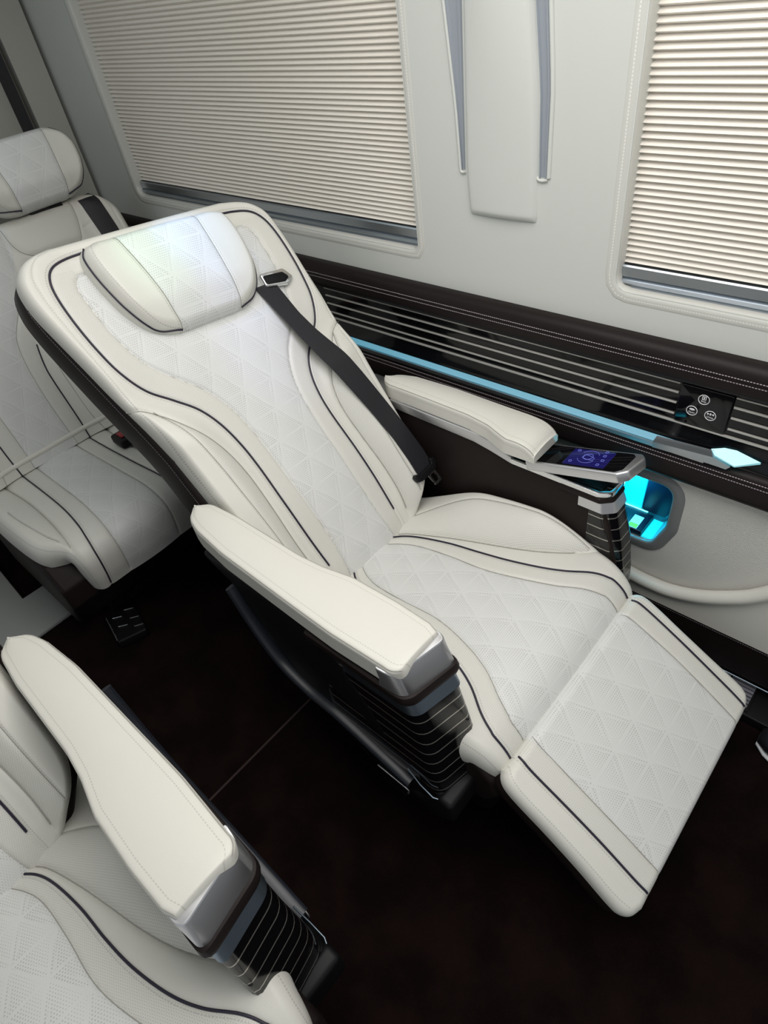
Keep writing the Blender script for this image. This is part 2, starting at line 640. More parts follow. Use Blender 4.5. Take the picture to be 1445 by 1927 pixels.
def pad(name, hw, mp, hfn, mat, parent, nu, nv, edge_r, seams=(), mask=None, skirt=0.03, skirt_in=0.0,
        roll=(True, True, True), stitches=(), centre=None):
    """Upholstered pad. hw: (v, half width) list; mp(u,v,w) -> xyz; hfn(u,v) -> height over the base;
    seams: (curve uv, depth, width); roll: round the v0 end, the v1 end, the sides; stitches: (curve uv, offset)"""
    hv = np.array(hw, float)
    HC = crom(hv, 6)
    HC = HC[np.argsort(HC[:, 0])]
    v0, v1 = HC[0, 0], HC[-1, 0]
    tv = np.linspace(0, 1, nv)
    ez = lambda t, k: t + k * np.sin(2 * math.pi * t) / (2 * math.pi) * -1.0
    vv = v0 + (v1 - v0) * ez(tv, 0.75)
    tu = np.linspace(-1, 1, nu)
    su = np.sign(tu) * (1 - (1 - np.abs(tu)) ** 1.35)
    H = np.interp(vv, HC[:, 0], HC[:, 1])
    Cn = np.zeros(nv) if centre is None else np.interp(vv, centre[0], centre[1])
    U = su[None, :] * H[:, None] + Cn[:, None]
    Vg = np.repeat(vv[:, None], nu, 1)
    P = np.stack([U.ravel(), Vg.ravel()], 1)
    # distance to the rolled part of the outline
    cen = (lambda v: 0.0) if centre is None else (lambda v: np.interp(v, centre[0], centre[1]))
    right = np.stack([HC[:, 1] + cen(HC[:, 0]), HC[:, 0]], 1)
    left = np.stack([-HC[:, 1] + cen(HC[:, 0]), HC[:, 0]], 1)
    big = np.full(len(P), 1.0)
    dist = big.copy()
    if roll[2]:
        dist = np.minimum(np.abs(seg_dist(P, right)[0]), np.abs(seg_dist(P, left)[0]))
    if roll[0]:
        dist = np.minimum(dist, P[:, 1] - v0)
    if roll[1]:
        dist = np.minimum(dist, v1 - P[:, 1])
    e = np.sqrt(np.clip(1 - (1 - np.clip(dist / edge_r, 0, 1)) ** 2, 0, 1))
    h = hfn(P[:, 0], P[:, 1])
    W = h * e
    st = np.zeros((len(P), 3))
    st[:, 0] = 0.05
    best = np.full(len(P), 1e9)
    G = np.zeros(len(P))
    for C, depth, width in seams:
        d, a = seg_dist(P, C)
        L_ = arclen(C)[-1]
        G = np.maximum(G, depth * np.exp(-np.abs(d) / width) * np.clip(e, 0, 1) * sstep(-0.002, 0.03, np.minimum(a, L_ - a) + (0.03 if depth < 0.005 else 0)))
    W = W - G
    for C, off in stitches:
        d, a = seg_dist(P, C)
        dd = d - off
        sel = np.abs(dd) < best
        best = np.where(sel, np.abs(dd), best)
        st[sel, 0] = dd[sel]
        st[sel, 1] = a[sel]
        st[sel, 2] = 1.0
    xyz = mp(P[:, 0], P[:, 1], W)
    F = []
    idx = np.arange(nu * nv).reshape(nv, nu)
    q = np.stack([idx[:-1, :-1], idx[:-1, 1:], idx[1:, 1:], idx[1:, :-1]], -1).reshape(-1, 4)
    F = q.tolist()
    # skirt
    ring = np.r_[idx[0, :], idx[1:, -1], idx[-1, -2::-1], idx[-2:0:-1, 0]]
    base = len(P)
    Vs = [xyz]
    uvs = [P]
    pm = np.zeros(len(P)) if mask is None else mask(P[:, 0], P[:, 1])
    pms = [pm]
    sts = [st]
    prev = ring
    for k, (dw, din) in enumerate(((0.35, 0.0), (1.0, skirt_in))):
        c = np.array([0.0, (v0 + v1) / 2])
        pp = P[ring]
        nrm = pp - c
        nrm /= np.maximum(np.linalg.norm(nrm, axis=1, keepdims=True), 1e-9)
        pq = pp - nrm * din
        Vs.append(mp(pq[:, 0], pq[:, 1], W[ring] - skirt * dw))
        uvs.append(pp)
        pms.append(np.zeros(len(ring)))
        s = np.zeros((len(ring), 3))
        s[:, 0] = 0.05
        sts.append(s)
        cur = base + np.arange(len(ring))
        base += len(ring)
        nx = np.roll(np.arange(len(ring)), -1)
        F += np.stack([prev[nx], prev, cur, cur[nx]], -1).tolist()
        prev = cur
    o = mesh(name, np.concatenate(Vs), F, mat, parent, True, np.concatenate(uvs), np.concatenate(pms), np.concatenate(sts))

    def surf(C, lift=0.0):
        C = np.asarray(C, float)
        dd = np.full(len(C), 1.0)
        if roll[2]:
            dd = np.minimum(np.abs(seg_dist(C, right)[0]), np.abs(seg_dist(C, left)[0]))
        if roll[0]:
            dd = np.minimum(dd, np.maximum(C[:, 1] - v0, 0))
        if roll[1]:
            dd = np.minimum(dd, np.maximum(v1 - C[:, 1], 0))
        ee = np.sqrt(np.clip(1 - (1 - np.clip(dd / edge_r, 0, 1)) ** 2, 0, 1))
        return mp(C[:, 0], C[:, 1], hfn(C[:, 0], C[:, 1]) * ee + lift)
    return o, surf


def mirror(C):
    D = np.array(C, float).copy()
    D[:, 0] *= -1
    return D


def joined_tubes(name, curves, r, mat, parent):
    """each curve is a part of its own"""
    return [tube(name, C, r, mat, parent) for C in curves]


def copy_tree(o, parent=None, skip=()):
    c = o.copy()
    link(c, parent)
    for ch in list(o.children):
        if ch.name.split('.')[0] in skip:
            continue
        copy_tree(ch, c, skip)
    return c

# ------------------------------------------------------------------ setting
WY = 1.10                                                             # inner face of the side wall


def struct(o):
    return tag(o, kind='structure')


struct(box('floor', (-2.5, -1.3, -0.04), (1.6, 1.12, 0.0), M['carpet'], None, 0.001))
struct(box('ceiling', (-2.6, -0.9, 1.86), (1.6, 1.2, 1.90), M['ceiling'], None, 0.001))
struct(box('wall_rear', (-2.56, -0.9, 0.0), (-2.5, 1.16, 1.86), M['wall_rear'], None, 0.001))
struct(box('trim_1', (-2.498, 0.985, 0.3), (-2.455, 1.085, 1.858), M['wall_rear'], None, 0.012))
struct(box('trim_9', (-2.499, 0.944, 0.3), (-2.450, 0.964, 1.858), M['belt'], None, 0.003))
struct(slab('trim_2', np.array([(-2.49, -0.6), (-1.735, -0.6), (-1.735, 0.19), (-1.93, 0.20), (-1.935, 0.06), (-2.49, 0.08)]), lambda P, t: np.stack([P[:, 0], P[:, 1], np.full(len(P), t)], 1), 0.001, 0.014, M['grey_panel'], None, 0.003))
struct(box('trim_3', (-0.886, -0.5, -0.001), (-0.880, 1.0, 0.0012), plain('carpet_seam', (0.035, 0.020, 0.018), 0.9), None, 0.0005))

win1 = fillet(rect(-2.185, -0.964, 0.930, 1.78), [0.03, 0.018, 0.03, 0.03], 6)
win2 = fillet(rect(-0.487, 0.62, 0.929, 1.78), [0.030, 0.02, 0.03, 0.03], 6)


def wall_with_holes(name, outer, holes, y, mat, depth=0.05):
    bm = bmesh.new()
    edges = []
    for L in [outer] + holes:
        vs = [bm.verts.new((p[0], y, p[1])) for p in L]
        edges += [bm.edges.new((vs[i], vs[(i + 1) % len(vs)])) for i in range(len(vs))]
    bmesh.ops.triangle_fill(bm, edges=edges, use_beauty=True)
    g = bmesh.ops.extrude_face_region(bm, geom=bm.faces[:])
    bmesh.ops.translate(bm, verts=[v for v in g['geom'] if isinstance(v, bmesh.types.BMVert)], vec=(0, depth, 0))
    bmesh.ops.recalc_face_normals(bm, faces=bm.faces)
    me = bpy.data.meshes.new(name)
    bm.to_mesh(me)
    bm.free()
    me.materials.append(mat)
    o = bpy.data.objects.new(name, me)
    return link(o)


def profile_x(name, prof, x0, x1, mat, parent=None, stitch=None, closed=False, nx=2):
    """sweep a (y,z) profile along x; stitch: list of (arc position, half gap)"""
    P = crom(prof, 10)
    P = resample(P, 90)
    s = arclen(P)
    rings, st = [], []
    for x in np.linspace(x0, x1, nx):
        rings.append(np.stack([np.full(len(P), x), P[:, 0], P[:, 1]], 1))
        q = np.zeros((len(P), 3))
        q[:, 0] = 0.05
        if stitch:
            for pos, gap in stitch:
                dd = np.abs(s - pos) - gap
                sel = np.abs(dd) < np.abs(q[:, 0])
                q[sel, 0] = dd[sel]
            q[:, 2] = 1
        q[:, 1] = x + 5.0
        st.append(q)
    return loft(name, rings, mat, parent, closed=False, st=np.concatenate(st), sh=60)


struct(wall_with_holes('wall_right', rect(-2.5, 0.95, 0.80, 1.86), [win1, win2], WY, M['wall']))
# wall carrier behind the trims, with the opening for the lit niche
niche = fillet([(-0.470, 0.532), (-0.470, 0.352), (-0.316, 0.352), (-0.291, 0.420), (-0.291, 0.535)], [0.02, 0.02, 0.03, 0.03, 0.035], 6)
struct(wall_with_holes('wall_right_lower', rect(-2.5, 0.95, 0.17, 0.80), [niche], 1.085, M['woven'], 0.055)).name = 'wall_right'
struct(box('baseboard_right', (-2.49, 1.088, 0.0), (0.95, 1.14, 0.17), M['black'], None, 0.002))


def window(name, hole):
    prof = [(0.022, WY + 0.0005), (0.020, WY - 0.0006), (0.014, WY - 0.0009), (0.010, WY - 0.0009), (0.004, WY - 0.0015),
            (0.000, WY + 0.002), (-0.002, WY + 0.010), (-0.0025, WY + 0.045)]
    base = resample(hole, 260, True)
    al = arclen(np.vstack([base, base[:1]]))
    rings, st = [], []
    for d, y in prof:
        Q = offset2(base, d)
        rings.append(np.stack([Q[:, 0], np.full(len(Q), y), Q[:, 1]], 1))
        st.append(np.stack([np.full(len(Q), d - 0.0125), al[:len(Q)], np.ones(len(Q))], 1))
    return struct(loft(name, rings, M['lip'], None, caps=(False, False), st=np.concatenate(st), sh=70))


window('window_1', win1)
window('window_2', win2)


def blind(name, x0, x1, z0, z1, label):
    t = empty(name, ((x0 + x1) / 2, 1.135, z0), label, 'blind', 'pleated window blinds')
    p = 0.0107
    n = int((z1 - z0 - 0.035) / p)
    zs, ys = [], []
    zb = z0 + 0.036
    for i in range(n + 1):
        zs += [zb + i * p, zb + i * p + p * 0.36]
        ys += [1.1365, 1.1250]
    zs, ys = np.array(zs), np.array(ys)
    r0 = np.stack([np.full(len(zs), x0), ys, zs], 1)
    r1 = np.stack([np.full(len(zs), x1), ys, zs], 1)
    nn = len(zs)
    F = [(i, i + 1, i + 1 + nn, i + nn) for i in range(nn - 1)]
    mesh('pleated_cloth', np.concatenate([r0, r1]), F, M['blind'], t, False)
    prof = [(1.134, z0 + 0.037), (1.120, z0 + 0.037), (1.118, z0 + 0.034), (1.118, z0 + 0.016), (1.122, z0 + 0.014),
            (1.114, z0 + 0.011), (1.112, z0 + 0.007), (1.116, z0 + 0.003), (1.121, z0 + 0.001), (1.116, z0 - 0.003), (1.134, z0 - 0.003)]
    P = np.array(prof)
    rr = [np.stack([np.full(len(P), x), P[:, 0], P[:, 1]], 1) for x in (x0 - 0.004, x1 + 0.004)]
    loft('bottom_rail', rr, M['alu_rail'], t, sh=20)
    return t


blind('pleated_blind', -2.184, -0.965, 0.9345, 1.776, 'cream pleated blind in the window beyond the reclined seat')
blind('pleated_blind', -0.486, 0.62, 0.9335, 1.776, 'cream pleated blind in the window above the control buttons')

# leather belt trims
struct(profile_x('trim_4', [(1.101, 0.8565), (1.085, 0.8555), (1.074, 0.848), (1.068, 0.835), (1.067, 0.815), (1.070, 0.798), (1.083, 0.789), (1.095, 0.788)],
                 -2.45, 0.95, M['dark'], stitch=[(0.052, 0.0045)]))
struct(profile_x('trim_5', [(1.09, 0.647), (1.072, 0.648), (1.060, 0.643), (1.054, 0.630), (1.053, 0.605), (1.056, 0.585), (1.068, 0.573), (1.09, 0.570)],
                 -2.45, 0.95, M['dark'], stitch=[(0.044, 0.0045)]))
struct(profile_x('trim_6', [(1.09, 0.194), (1.075, 0.194), (1.068, 0.186), (1.066, 0.14), (1.067, 0.09), (1.070, 0.066), (1.09, 0.064)],
                 -2.45, 0.95, M['dark'], stitch=[(0.032, 0.0001)]))
struct(tube('trim_7', [(-0.7, 1.064, 0.064), (0.95, 1.064, 0.064)], 0.0022, M['steel_blue']))

# slatted gloss panel
t = empty('slatted_panel', (-0.5, 1.085, 0.66), 'black gloss wall panel with thin silver strips below the dark leather roll', 'wall panel')
profile_x('gloss_backing', [(1.084, 0.791), (1.0835, 0.76), (1.083, 0.72), (1.082, 0.700), (1.076, 0.672), (1.070, 0.655), (1.069, 0.648)], -1.36, 0.95, M['gloss'], t)
for z in (0.7865, 0.7655, 0.7425, 0.7180):
    for a, b2 in ((-1.30, -0.3265), (-0.2265, 0.95)):
        slab('strip', np.array(rect(a, b2, z - 0.0016, z + 0.0016)), XZ, 1.079, 1.084, M['strip'], t, 0.0008)
slab('strip', np.array(rect(-1.30, 0.95, 0.7005, 0.7040)), XZ, 1.077, 1.083, M['strip'], t, 0.0008)

# control panel with three printed buttons
t = empty('control_panel', (-0.277, 1.08, 0.705), 'black gloss control panel with three round printed buttons', 'control panel')
slab('plate', fillet([(-0.324, 0.7065), (-0.2295, 0.7065), (-0.2285, 0.789), (-0.3235, 0.789)], 0.003), XZ, 1.0845, 1.0765, M['gloss'], t, 0.0015)


def text_mesh(name, s, loc, size, mat, parent):
    c = bpy.data.curves.new(name, 'FONT')
    c.body = s
    c.size = size
    c.align_x = 'CENTER'
    c.extrude = 0.0001
    o = bpy.data.objects.new(name, c)
    COL.objects.link(o)
    bpy.context.view_layer.update()
    me = bpy.data.meshes.new_from_object(o.evaluated_get(bpy.context.evaluated_depsgraph_get()))
    bpy.data.objects.remove(o)
    me.transform(Matrix.Rotation(math.radians(90), 4, 'X'))
    me.transform(Matrix.Translation(Vector(loc) - parent_loc(parent)))
    me.materials.append(mat)
    q = bpy.data.objects.new(name, me)
    return link(q, parent)


def parent_loc(p):
    v = Vector((0, 0, 0))
    while p is not None:
        v = v + p.location
        p = p.parent
    return v


def disc(cx, cz, r, n=28):
    a = np.linspace(0, 2 * math.pi, n, endpoint=False)
    return np.stack([cx + r * np.cos(a), cz + r * np.sin(a)], 1)


for s, cx, cz in (('Stop', -0.278, 0.768), ('Open', -0.2945, 0.7385), ('Close', -0.2605, 0.7385)):
    bt = slab('button', disc(cx, cz, 0.0098), XZ, 1.0767, 1.0757, M['gloss'], t, 0.0003)
    bt['label'] = {'Stop': 'upper round button printed Stop', 'Open': 'lower button printed Open, nearer the seat',
                   'Close': 'lower button printed Close'}[s]
    a = np.linspace(0, 2 * math.pi, 40, endpoint=False)
    tube('ring', np.stack([cx + 0.0098 * np.cos(a), np.full(40, 1.0755), cz + 0.0098 * np.sin(a)], 1), 0.00075, M['white'], bt, 6, True)
    text_mesh('lettering', s, (cx, 1.0754, cz - 0.0052), 0.0052, M['white'], bt)
    if s == 'Stop':
        a = fillet(rect(cx - 0.0034, cx + 0.0034, cz + 0.0002, cz + 0.0066), 0.001, 3)
        tube('symbol', np.stack([a[:, 0], np.full(len(a), 1.0755), a[:, 1]], 1), 0.0006, M['white'], bt, 6, True)
        slab('symbol', np.array(rect(cx - 0.0013, cx + 0.0013, cz + 0.0021, cz + 0.0047)), XZ, 1.0757, 1.0753, M['white'], bt, 0.0001)
    elif s == 'Open':
        a = disc(0, 0, 1)
        slab('symbol', np.stack([cx + 0.0052 * a[:, 0], cz + 0.0030 + 0.0022 * a[:, 1]], 1), XZ, 1.0757, 1.0753, M['white'], bt, 0.0001)
    else:
        for pts in (rect(cx - 0.0012, cx + 0.0012, cz + 0.0008, cz + 0.0056),
                    [(cx - 0.0062, cz + 0.0008), (cx - 0.0018, cz + 0.0032), (cx - 0.0062, cz + 0.0056)],
                    [(cx + 0.0062, cz + 0.0056), (cx + 0.0018, cz + 0.0032), (cx + 0.0062, cz + 0.0008)]):
            slab('symbol', np.array(pts), XZ, 1.0757, 1.0753, M['white'], bt, 0.0001)

# lit rail under the slats
t = empty('light_rail', (-0.72, 1.065, 0.65), 'long cyan lit acrylic rail running along the dark wall trim', 'light')
loft('diffuser', [np.array([(x, 1.070, 0.6655), (x, 1.056, 0.6635), (x, 1.054, 0.6605), (x, 1.066, 0.660)]) for x in (-1.24, -0.245)], M['cyan_rail'], t, sh=20)
loft('rail_body', [np.array([(x, 1.066, 0.6603), (x, 1.0500, 0.6585), (x, 1.052, 0.6475), (x, 1.068, 0.6475)]) for x in (-1.24, -0.245)], M['chrome'], t, sh=20)
loft('tip_body', [np.array([(-0.345, 1.066, 0.666), (-0.345, 1.047, 0.6625), (-0.345, 1.050, 0.6475), (-0.345, 1.068, 0.6475)]),
                  np.array([(-0.238, 1.068, 0.672), (-0.232, 1.048, 0.671), (-0.236, 1.050, 0.652), (-0.238, 1.068, 0.650)]),
                  np.array([(-0.205, 1.066, 0.664), (-0.197, 1.050, 0.660), (-0.204, 1.052, 0.650), (-0.206, 1.066, 0.650)])], M['alu_rail'], t, sh=20)
loft('lit_tip', [np.array([(-0.242, 1.070, 0.672), (-0.220, 1.072, 0.682), (-0.199, 1.074, 0.683), (-0.154, 1.070, 0.676), (-0.191, 1.050, 0.665), (-0.229, 1.051, 0.6745)]),
                 np.array([(-0.242, 1.070, 0.668), (-0.220, 1.074, 0.676), (-0.199, 1.076, 0.677), (-0.154, 1.072, 0.670), (-0.191, 1.053, 0.660), (-0.229, 1.054, 0.669)])], M['tip_glow'], t, sh=20)

# pillar cover with its two slots
t = empty('pillar_cover', (-0.73, 1.09, 1.03), 'pale grey pillar cover between the two windows with a slot down each side', 'pillar cover')
NZ = 26
zz = np.r_[np.linspace(1.031, 1.06, 6), np.linspace(1.1, 1.855, NZ)]


def cover_x(z):
    l = np.interp(z, [1.03, 1.11, 1.375, 1.86], [-0.814, -0.820, -0.8125, -0.800])
    r = np.interp(z, [1.03, 1.11, 1.25, 1.375, 1.86], [-0.654, -0.655, -0.660, -0.673, -0.72])
    return l, r


rings = []
nx = 25
for z in zz:
    l, r = cover_x(z)
    edge = min(1, (z - 1.029) / 0.012)
    bul = 0.006 + 0.022 * sstep(1.1, 1.7, z)
    xs = np.linspace(0, 1, nx)
    ee = np.minimum(xs, 1 - xs) * (r - l)
    prof = np.sqrt(np.clip(1 - (1 - np.clip(ee / 0.012, 0, 1)) ** 2, 0, 1))
    y = 1.1035 - (0.0105 + bul * np.sin(np.pi * xs) ** 0.8) * prof * math.sqrt(max(0, 1 - (1 - edge) ** 2))
    rings.append(np.stack([l + (r - l) * xs, y, np.full(nx, z)], 1))
loft('cover_panel', rings, M['wall'], t, closed=False, sh=70)
for lab, L in (('left', [(-0.829, -0.8215, 1.112), (-0.8345, -0.8195, 1.22), (-0.851, -0.8155, 1.375), (-0.90, -0.803, 1.855)]),
               ('right', [(-0.6545, -0.6385, 1.111), (-0.658, -0.6375, 1.25), (-0.672, -0.648, 1.37), (-0.725, -0.69, 1.855)])):
    L = np.array(L)
    zs = np.linspace(L[0, 2], L[-1, 2], 24)
    a = np.interp(zs, L[:, 2], L[:, 0])
    c2 = np.interp(zs, L[:, 2], L[:, 1])
    rr = []
    for z, x0, x1 in zip(zs, a, c2):
        w = x1 - x0
        rr.append(np.array([(x0, 1.1005, z), (x0 + w * 0.04, 1.0965, z), (x0 + w * 0.12, 1.0965, z), (x0 + w * 0.2, 1.0995, z),
                            (x0 + w * 0.75, 1.0995, z), (x0 + w * 0.82, 1.0955, z), (x0 + w * 0.95, 1.0955, z), (x1, 1.1005, z)]))
    loft('slot', rr, M['slot'], t, closed=False, sh=40)
    tube('slot_rim', crom([(a[0] - 0.004, 1.099, zs[0] + 0.3 * 0), (a[0] - 0.001, 1.098, zs[0] - 0.004), ((a[0] + c2[0]) / 2, 1.098, zs[0] - 0.005),
                           (c2[0] + 0.001, 1.098, zs[0] - 0.003)], 5), 0.003, M['wall'], t)
    tube('slot_rim', np.stack([(a if lab == 'left' else c2) + (-0.003 if lab == 'left' else 0.003), np.full(24, 1.0995), zs], 1), 0.0042, M['wall'], t)

# lit storage niche in the wall
t = empty('storage_niche', (-0.34, 1.10, 0.35), 'grey framed wall niche glowing cyan behind the far armrest', 'storage niche')
prof = [(0.026, 1.0855), (0.024, 1.0825), (0.004, 1.0815), (0.0, 1.083), (-0.002, 1.09)]
base = resample(niche, 120, True)
loft('frame', [XZ(offset2(base, d), y) for d, y in prof], M['niche_ring'], t, caps=(False, False), sh=60)
loft('housing', [XZ(offset2(base, -0.001), 1.084), XZ(offset2(base, -0.002), 1.165), XZ(offset2(base, -0.02), 1.167)], M['niche'], t, caps=(False, True), sh=50)
slab('light_panel', fillet([(-0.466, 0.522), (-0.466, 0.372), (-0.378, 0.372), (-0.374, 0.522)], 0.004), XZ, 1.1655, 1.160, M['cyan_panel'], t, 0.001)
slab('dark_window', fillet([(-0.371, 0.528), (-0.375, 0.378), (-0.318, 0.378), (-0.300, 0.42), (-0.298, 0.528)], 0.010), XZ, 1.1655, 1.153, M['navy'], t, 0.002)
box('charging_pad', (-0.462, 1.090, 0.3535), (-0.344, 1.157, 0.3700), M['navy'], t, 0.003)
st_o = slab('sticker', np.array([(-0.381, 1.093), (-0.358, 1.093), (-0.358, 1.137), (-0.381, 1.137)]), XY, 0.3700, 0.3706, M['sticker'], t, 0.0002)
slab('print', np.array(rect(-0.380, -0.359, 1.094, 1.108)), XY, 0.3706, 0.3709, M['green'], st_o, 0.0001)
box('lit_floor', (-0.3425, 1.090, 0.3535), (-0.318, 1.157, 0.3600), M['cyan_panel'], t, 0.001)
tube('led_strip', [(-0.462, 1.158, 0.372), (-0.360, 1.158, 0.372)], 0.0015, M['cyan_led'], t)
pl = bpy.data.lights.new('niche_lamp', 'POINT')
pl.energy = 0.75
pl.color = (0.03, 0.75, 1.0)
pl.shadow_soft_size = 0.012
po = bpy.data.objects.new('niche_lamp', pl)
po.location = (-0.40, 1.12, 0.47)
COL.objects.link(po)

# door pocket: smooth front below a rounded lip
t = empty('door_pocket', (-0.1, 1.07, 0.19), 'cream leather wall pocket with a curved padded lip beside the leg rest', 'pocket')
lipc = crom([(-0.62, 0.262), (-0.50, 0.262), (-0.42, 0.256), (-0.358, 0.250), (-0.304, 0.245), (-0.24, 0.250), (-0.173, 0.276), (-0.105, 0.322), (-0.065, 0.362), (-0.02, 0.42), (0.06, 0.50), (0.16, 0.545), (0.3, 0.56)], 8)
tube('lip', np.stack([lipc[:, 0], np.full(len(lipc), 1.066), lipc[:, 1]], 1), 0.0165, M['leather_plain'], t, 14)
poly = np.vstack([lipc, [(0.3, 0.192), (-0.62, 0.192)]])
bm = bmesh.new()
vs = [bm.verts.new(p) for p in XZ(poly, 1.063) - np.array((-0.1, 1.07, 0.19))]
pe = [bm.edges.new((vs[i], vs[(i + 1) % len(vs)])) for i in range(len(vs))]
bmesh.ops.triangle_fill(bm, edges=pe, use_beauty=True)
g = bmesh.ops.extrude_face_region(bm, geom=bm.faces[:])
bmesh.ops.translate(bm, verts=[v for v in g['geom'] if isinstance(v, bmesh.types.BMVert)], vec=(0, 0.02, 0))
bmesh.ops.recalc_face_normals(bm, faces=bm.faces)
me = bpy.data.meshes.new('pocket_front')
bm.to_mesh(me)
bm.free()
me.materials.append(M['leather_plain'])
link(bpy.data.objects.new('pocket_front', me), t)

# floor vent on the low ledge
struct(box('trim_8', (-0.7, 1.0, 0.0), (0.95, 1.087, 0.030), M['black'], None, 0.004))
t = empty('floor_vent', (-0.065, 1.055, 0.030), 'dark slatted floor vent at the foot of the wall beyond the leg rest', 'vent')
box('vent_frame', (-0.136, 1.008, 0.0302), (0.003, 1.086, 0.0345), M['black'], t, 0.001)
for k in range(7):
    y = 1.015 + k * 0.0105
    for a, b2 in ((-0.131, -0.060), (-0.056, -0.002)):
        box('slat', (a, y, 0.0346), (b2, y + 0.0070, 0.0405), M['vent'], t, 0.001)

# ------------------------------------------------------------------ seats
def frame_map(O, d, n, yc):
    """plane frame: u sideways, v along d, w along n"""
    O, d, n = np.array(O, float), np.array(d, float), np.array(n, float)

    def mp(u, v, w):
        u, v, w = np.asarray(u, float), np.asarray(v, float), np.asarray(w, float)
        R = O[None] + v[:, None] * d[None] + w[:, None] * n[None]
        R[:, 1] = yc + u
        return R
    return mp


def profile_map(prof, yc, h0):
    """curved profile in (x,z): v = arc length from its rear end"""
    P = resample(crom(prof, 12), 400)
    s = arclen(P)
    T = np.gradient(P, axis=0)
    T /= np.linalg.norm(T, axis=1, keepdims=True)
    N = np.stack([-T[:, 1], T[:, 0]], 1)
    N *= np.where(N[:, 1:2].sum() > 0, 1, -1)

    def mp(u, v, w):
        u, v, w = np.asarray(u, float), np.asarray(v, float), np.asarray(w, float) - h0
        px, pz = np.interp(v, s, P[:, 0]), np.interp(v, s, P[:, 1])
        nx, nz = np.interp(v, s, N[:, 0]), np.interp(v, s, N[:, 1])
        return np.stack([px + nx * w, yc + u, pz + nz * w], 1)

    def v_of_x(x):
        k = P[:, 0].argmax()
        return np.interp(x, P[:k + 1, 0], s[:k + 1])
    return mp, v_of_x, s[-1]


YC = 0.662
ANG = math.radians(36)
BD = np.array((-math.sin(ANG), 0, math.cos(ANG)))
BN = np.array((math.cos(ANG), 0, math.sin(ANG)))
BO = np.array((-0.82, YC, 0.41))

B_OUT = [(-0.07, 0.08), (-0.05, 0.12), (-0.02, 0.160), (0.01, 0.190), (0.045, 0.222), (0.09, 0.243), (0.15, 0.252), (0.25, 0.257), (0.36, 0.262), (0.45, 0.268), (0.54, 0.278),
         (0.62, 0.284), (0.70, 0.290), (0.75, 0.292), (0.79, 0.289), (0.815, 0.279), (0.836, 0.258), (0.848, 0.230), (0.855, 0.195)]
BC = (np.array([-0.1, 0.40, 0.58, 0.76, 1.0]), np.array([0.010, 0.010, -0.002, -0.014, -0.014]))
B_SHELL = [(-0.05, 0.16), (0.01, 0.215), (0.06, 0.250), (0.15, 0.268), (0.30, 0.275), (0.42, 0.278), (0.52, 0.285), (0.60, 0.290), (0.66, 0.294), (0.72, 0.297), (0.77, 0.295), (0.81, 0.284), (0.835, 0.260), (0.848, 0.230), (0.855, 0.195)]
B_PIP = [(-0.05, 0.112), (0.03, 0.114), (0.08, 0.116), (0.13, 0.117), (0.22, 0.1165), (0.30, 0.115), (0.36, 0.118), (0.415, 0.129), (0.46, 0.150),
         (0.497, 0.184), (0.535, 0.221), (0.585, 0.244), (0.64, 0.254), (0.70, 0.258), (0.755, 0.256), (0.79, 0.247), (0.812, 0.228), (0.823, 0.195), (0.826, 0.15), (0.828, 0.0)]
B_INN = [(-0.05, 0.082), (0.0, 0.076), (0.07, 0.071), (0.14, 0.071), (0.23, 0.072), (0.32, 0.073), (0.39, 0.078), (0.445, 0.091), (0.495, 0.116),
         (0.535, 0.150), (0.58, 0.184), (0.63, 0.201), (0.68, 0.209), (0.73, 0.211), (0.765, 0.209), (0.783, 0.196), (0.787, 0.17), (0.79, 0.0)]
B_BOL = [(-0.02, 0.142), (0.04, 0.149), (0.08, 0.152), (0.14, 0.152), (0.22, 0.148), (0.30, 0.147), (0.36, 0.156), (0.405, 0.175), (0.445, 0.203), (0.482, 0.233), (0.505, 0.262), (0.512, 0.292)]
B_BST = [(0.03, 0.190), (0.12, 0.190), (0.20, 0.192), (0.27, 0.195), (0.35, 0.200), (0.43, 0.212), (0.49, 0.238)]


def fun_of_v(half):
    C = uvcurve(half)
    o = np.argsort(C[:, 1])
    return lambda v: np.interp(v, C[o, 1], C[o, 0])


def both(C):
    return [C, mirror(C)]


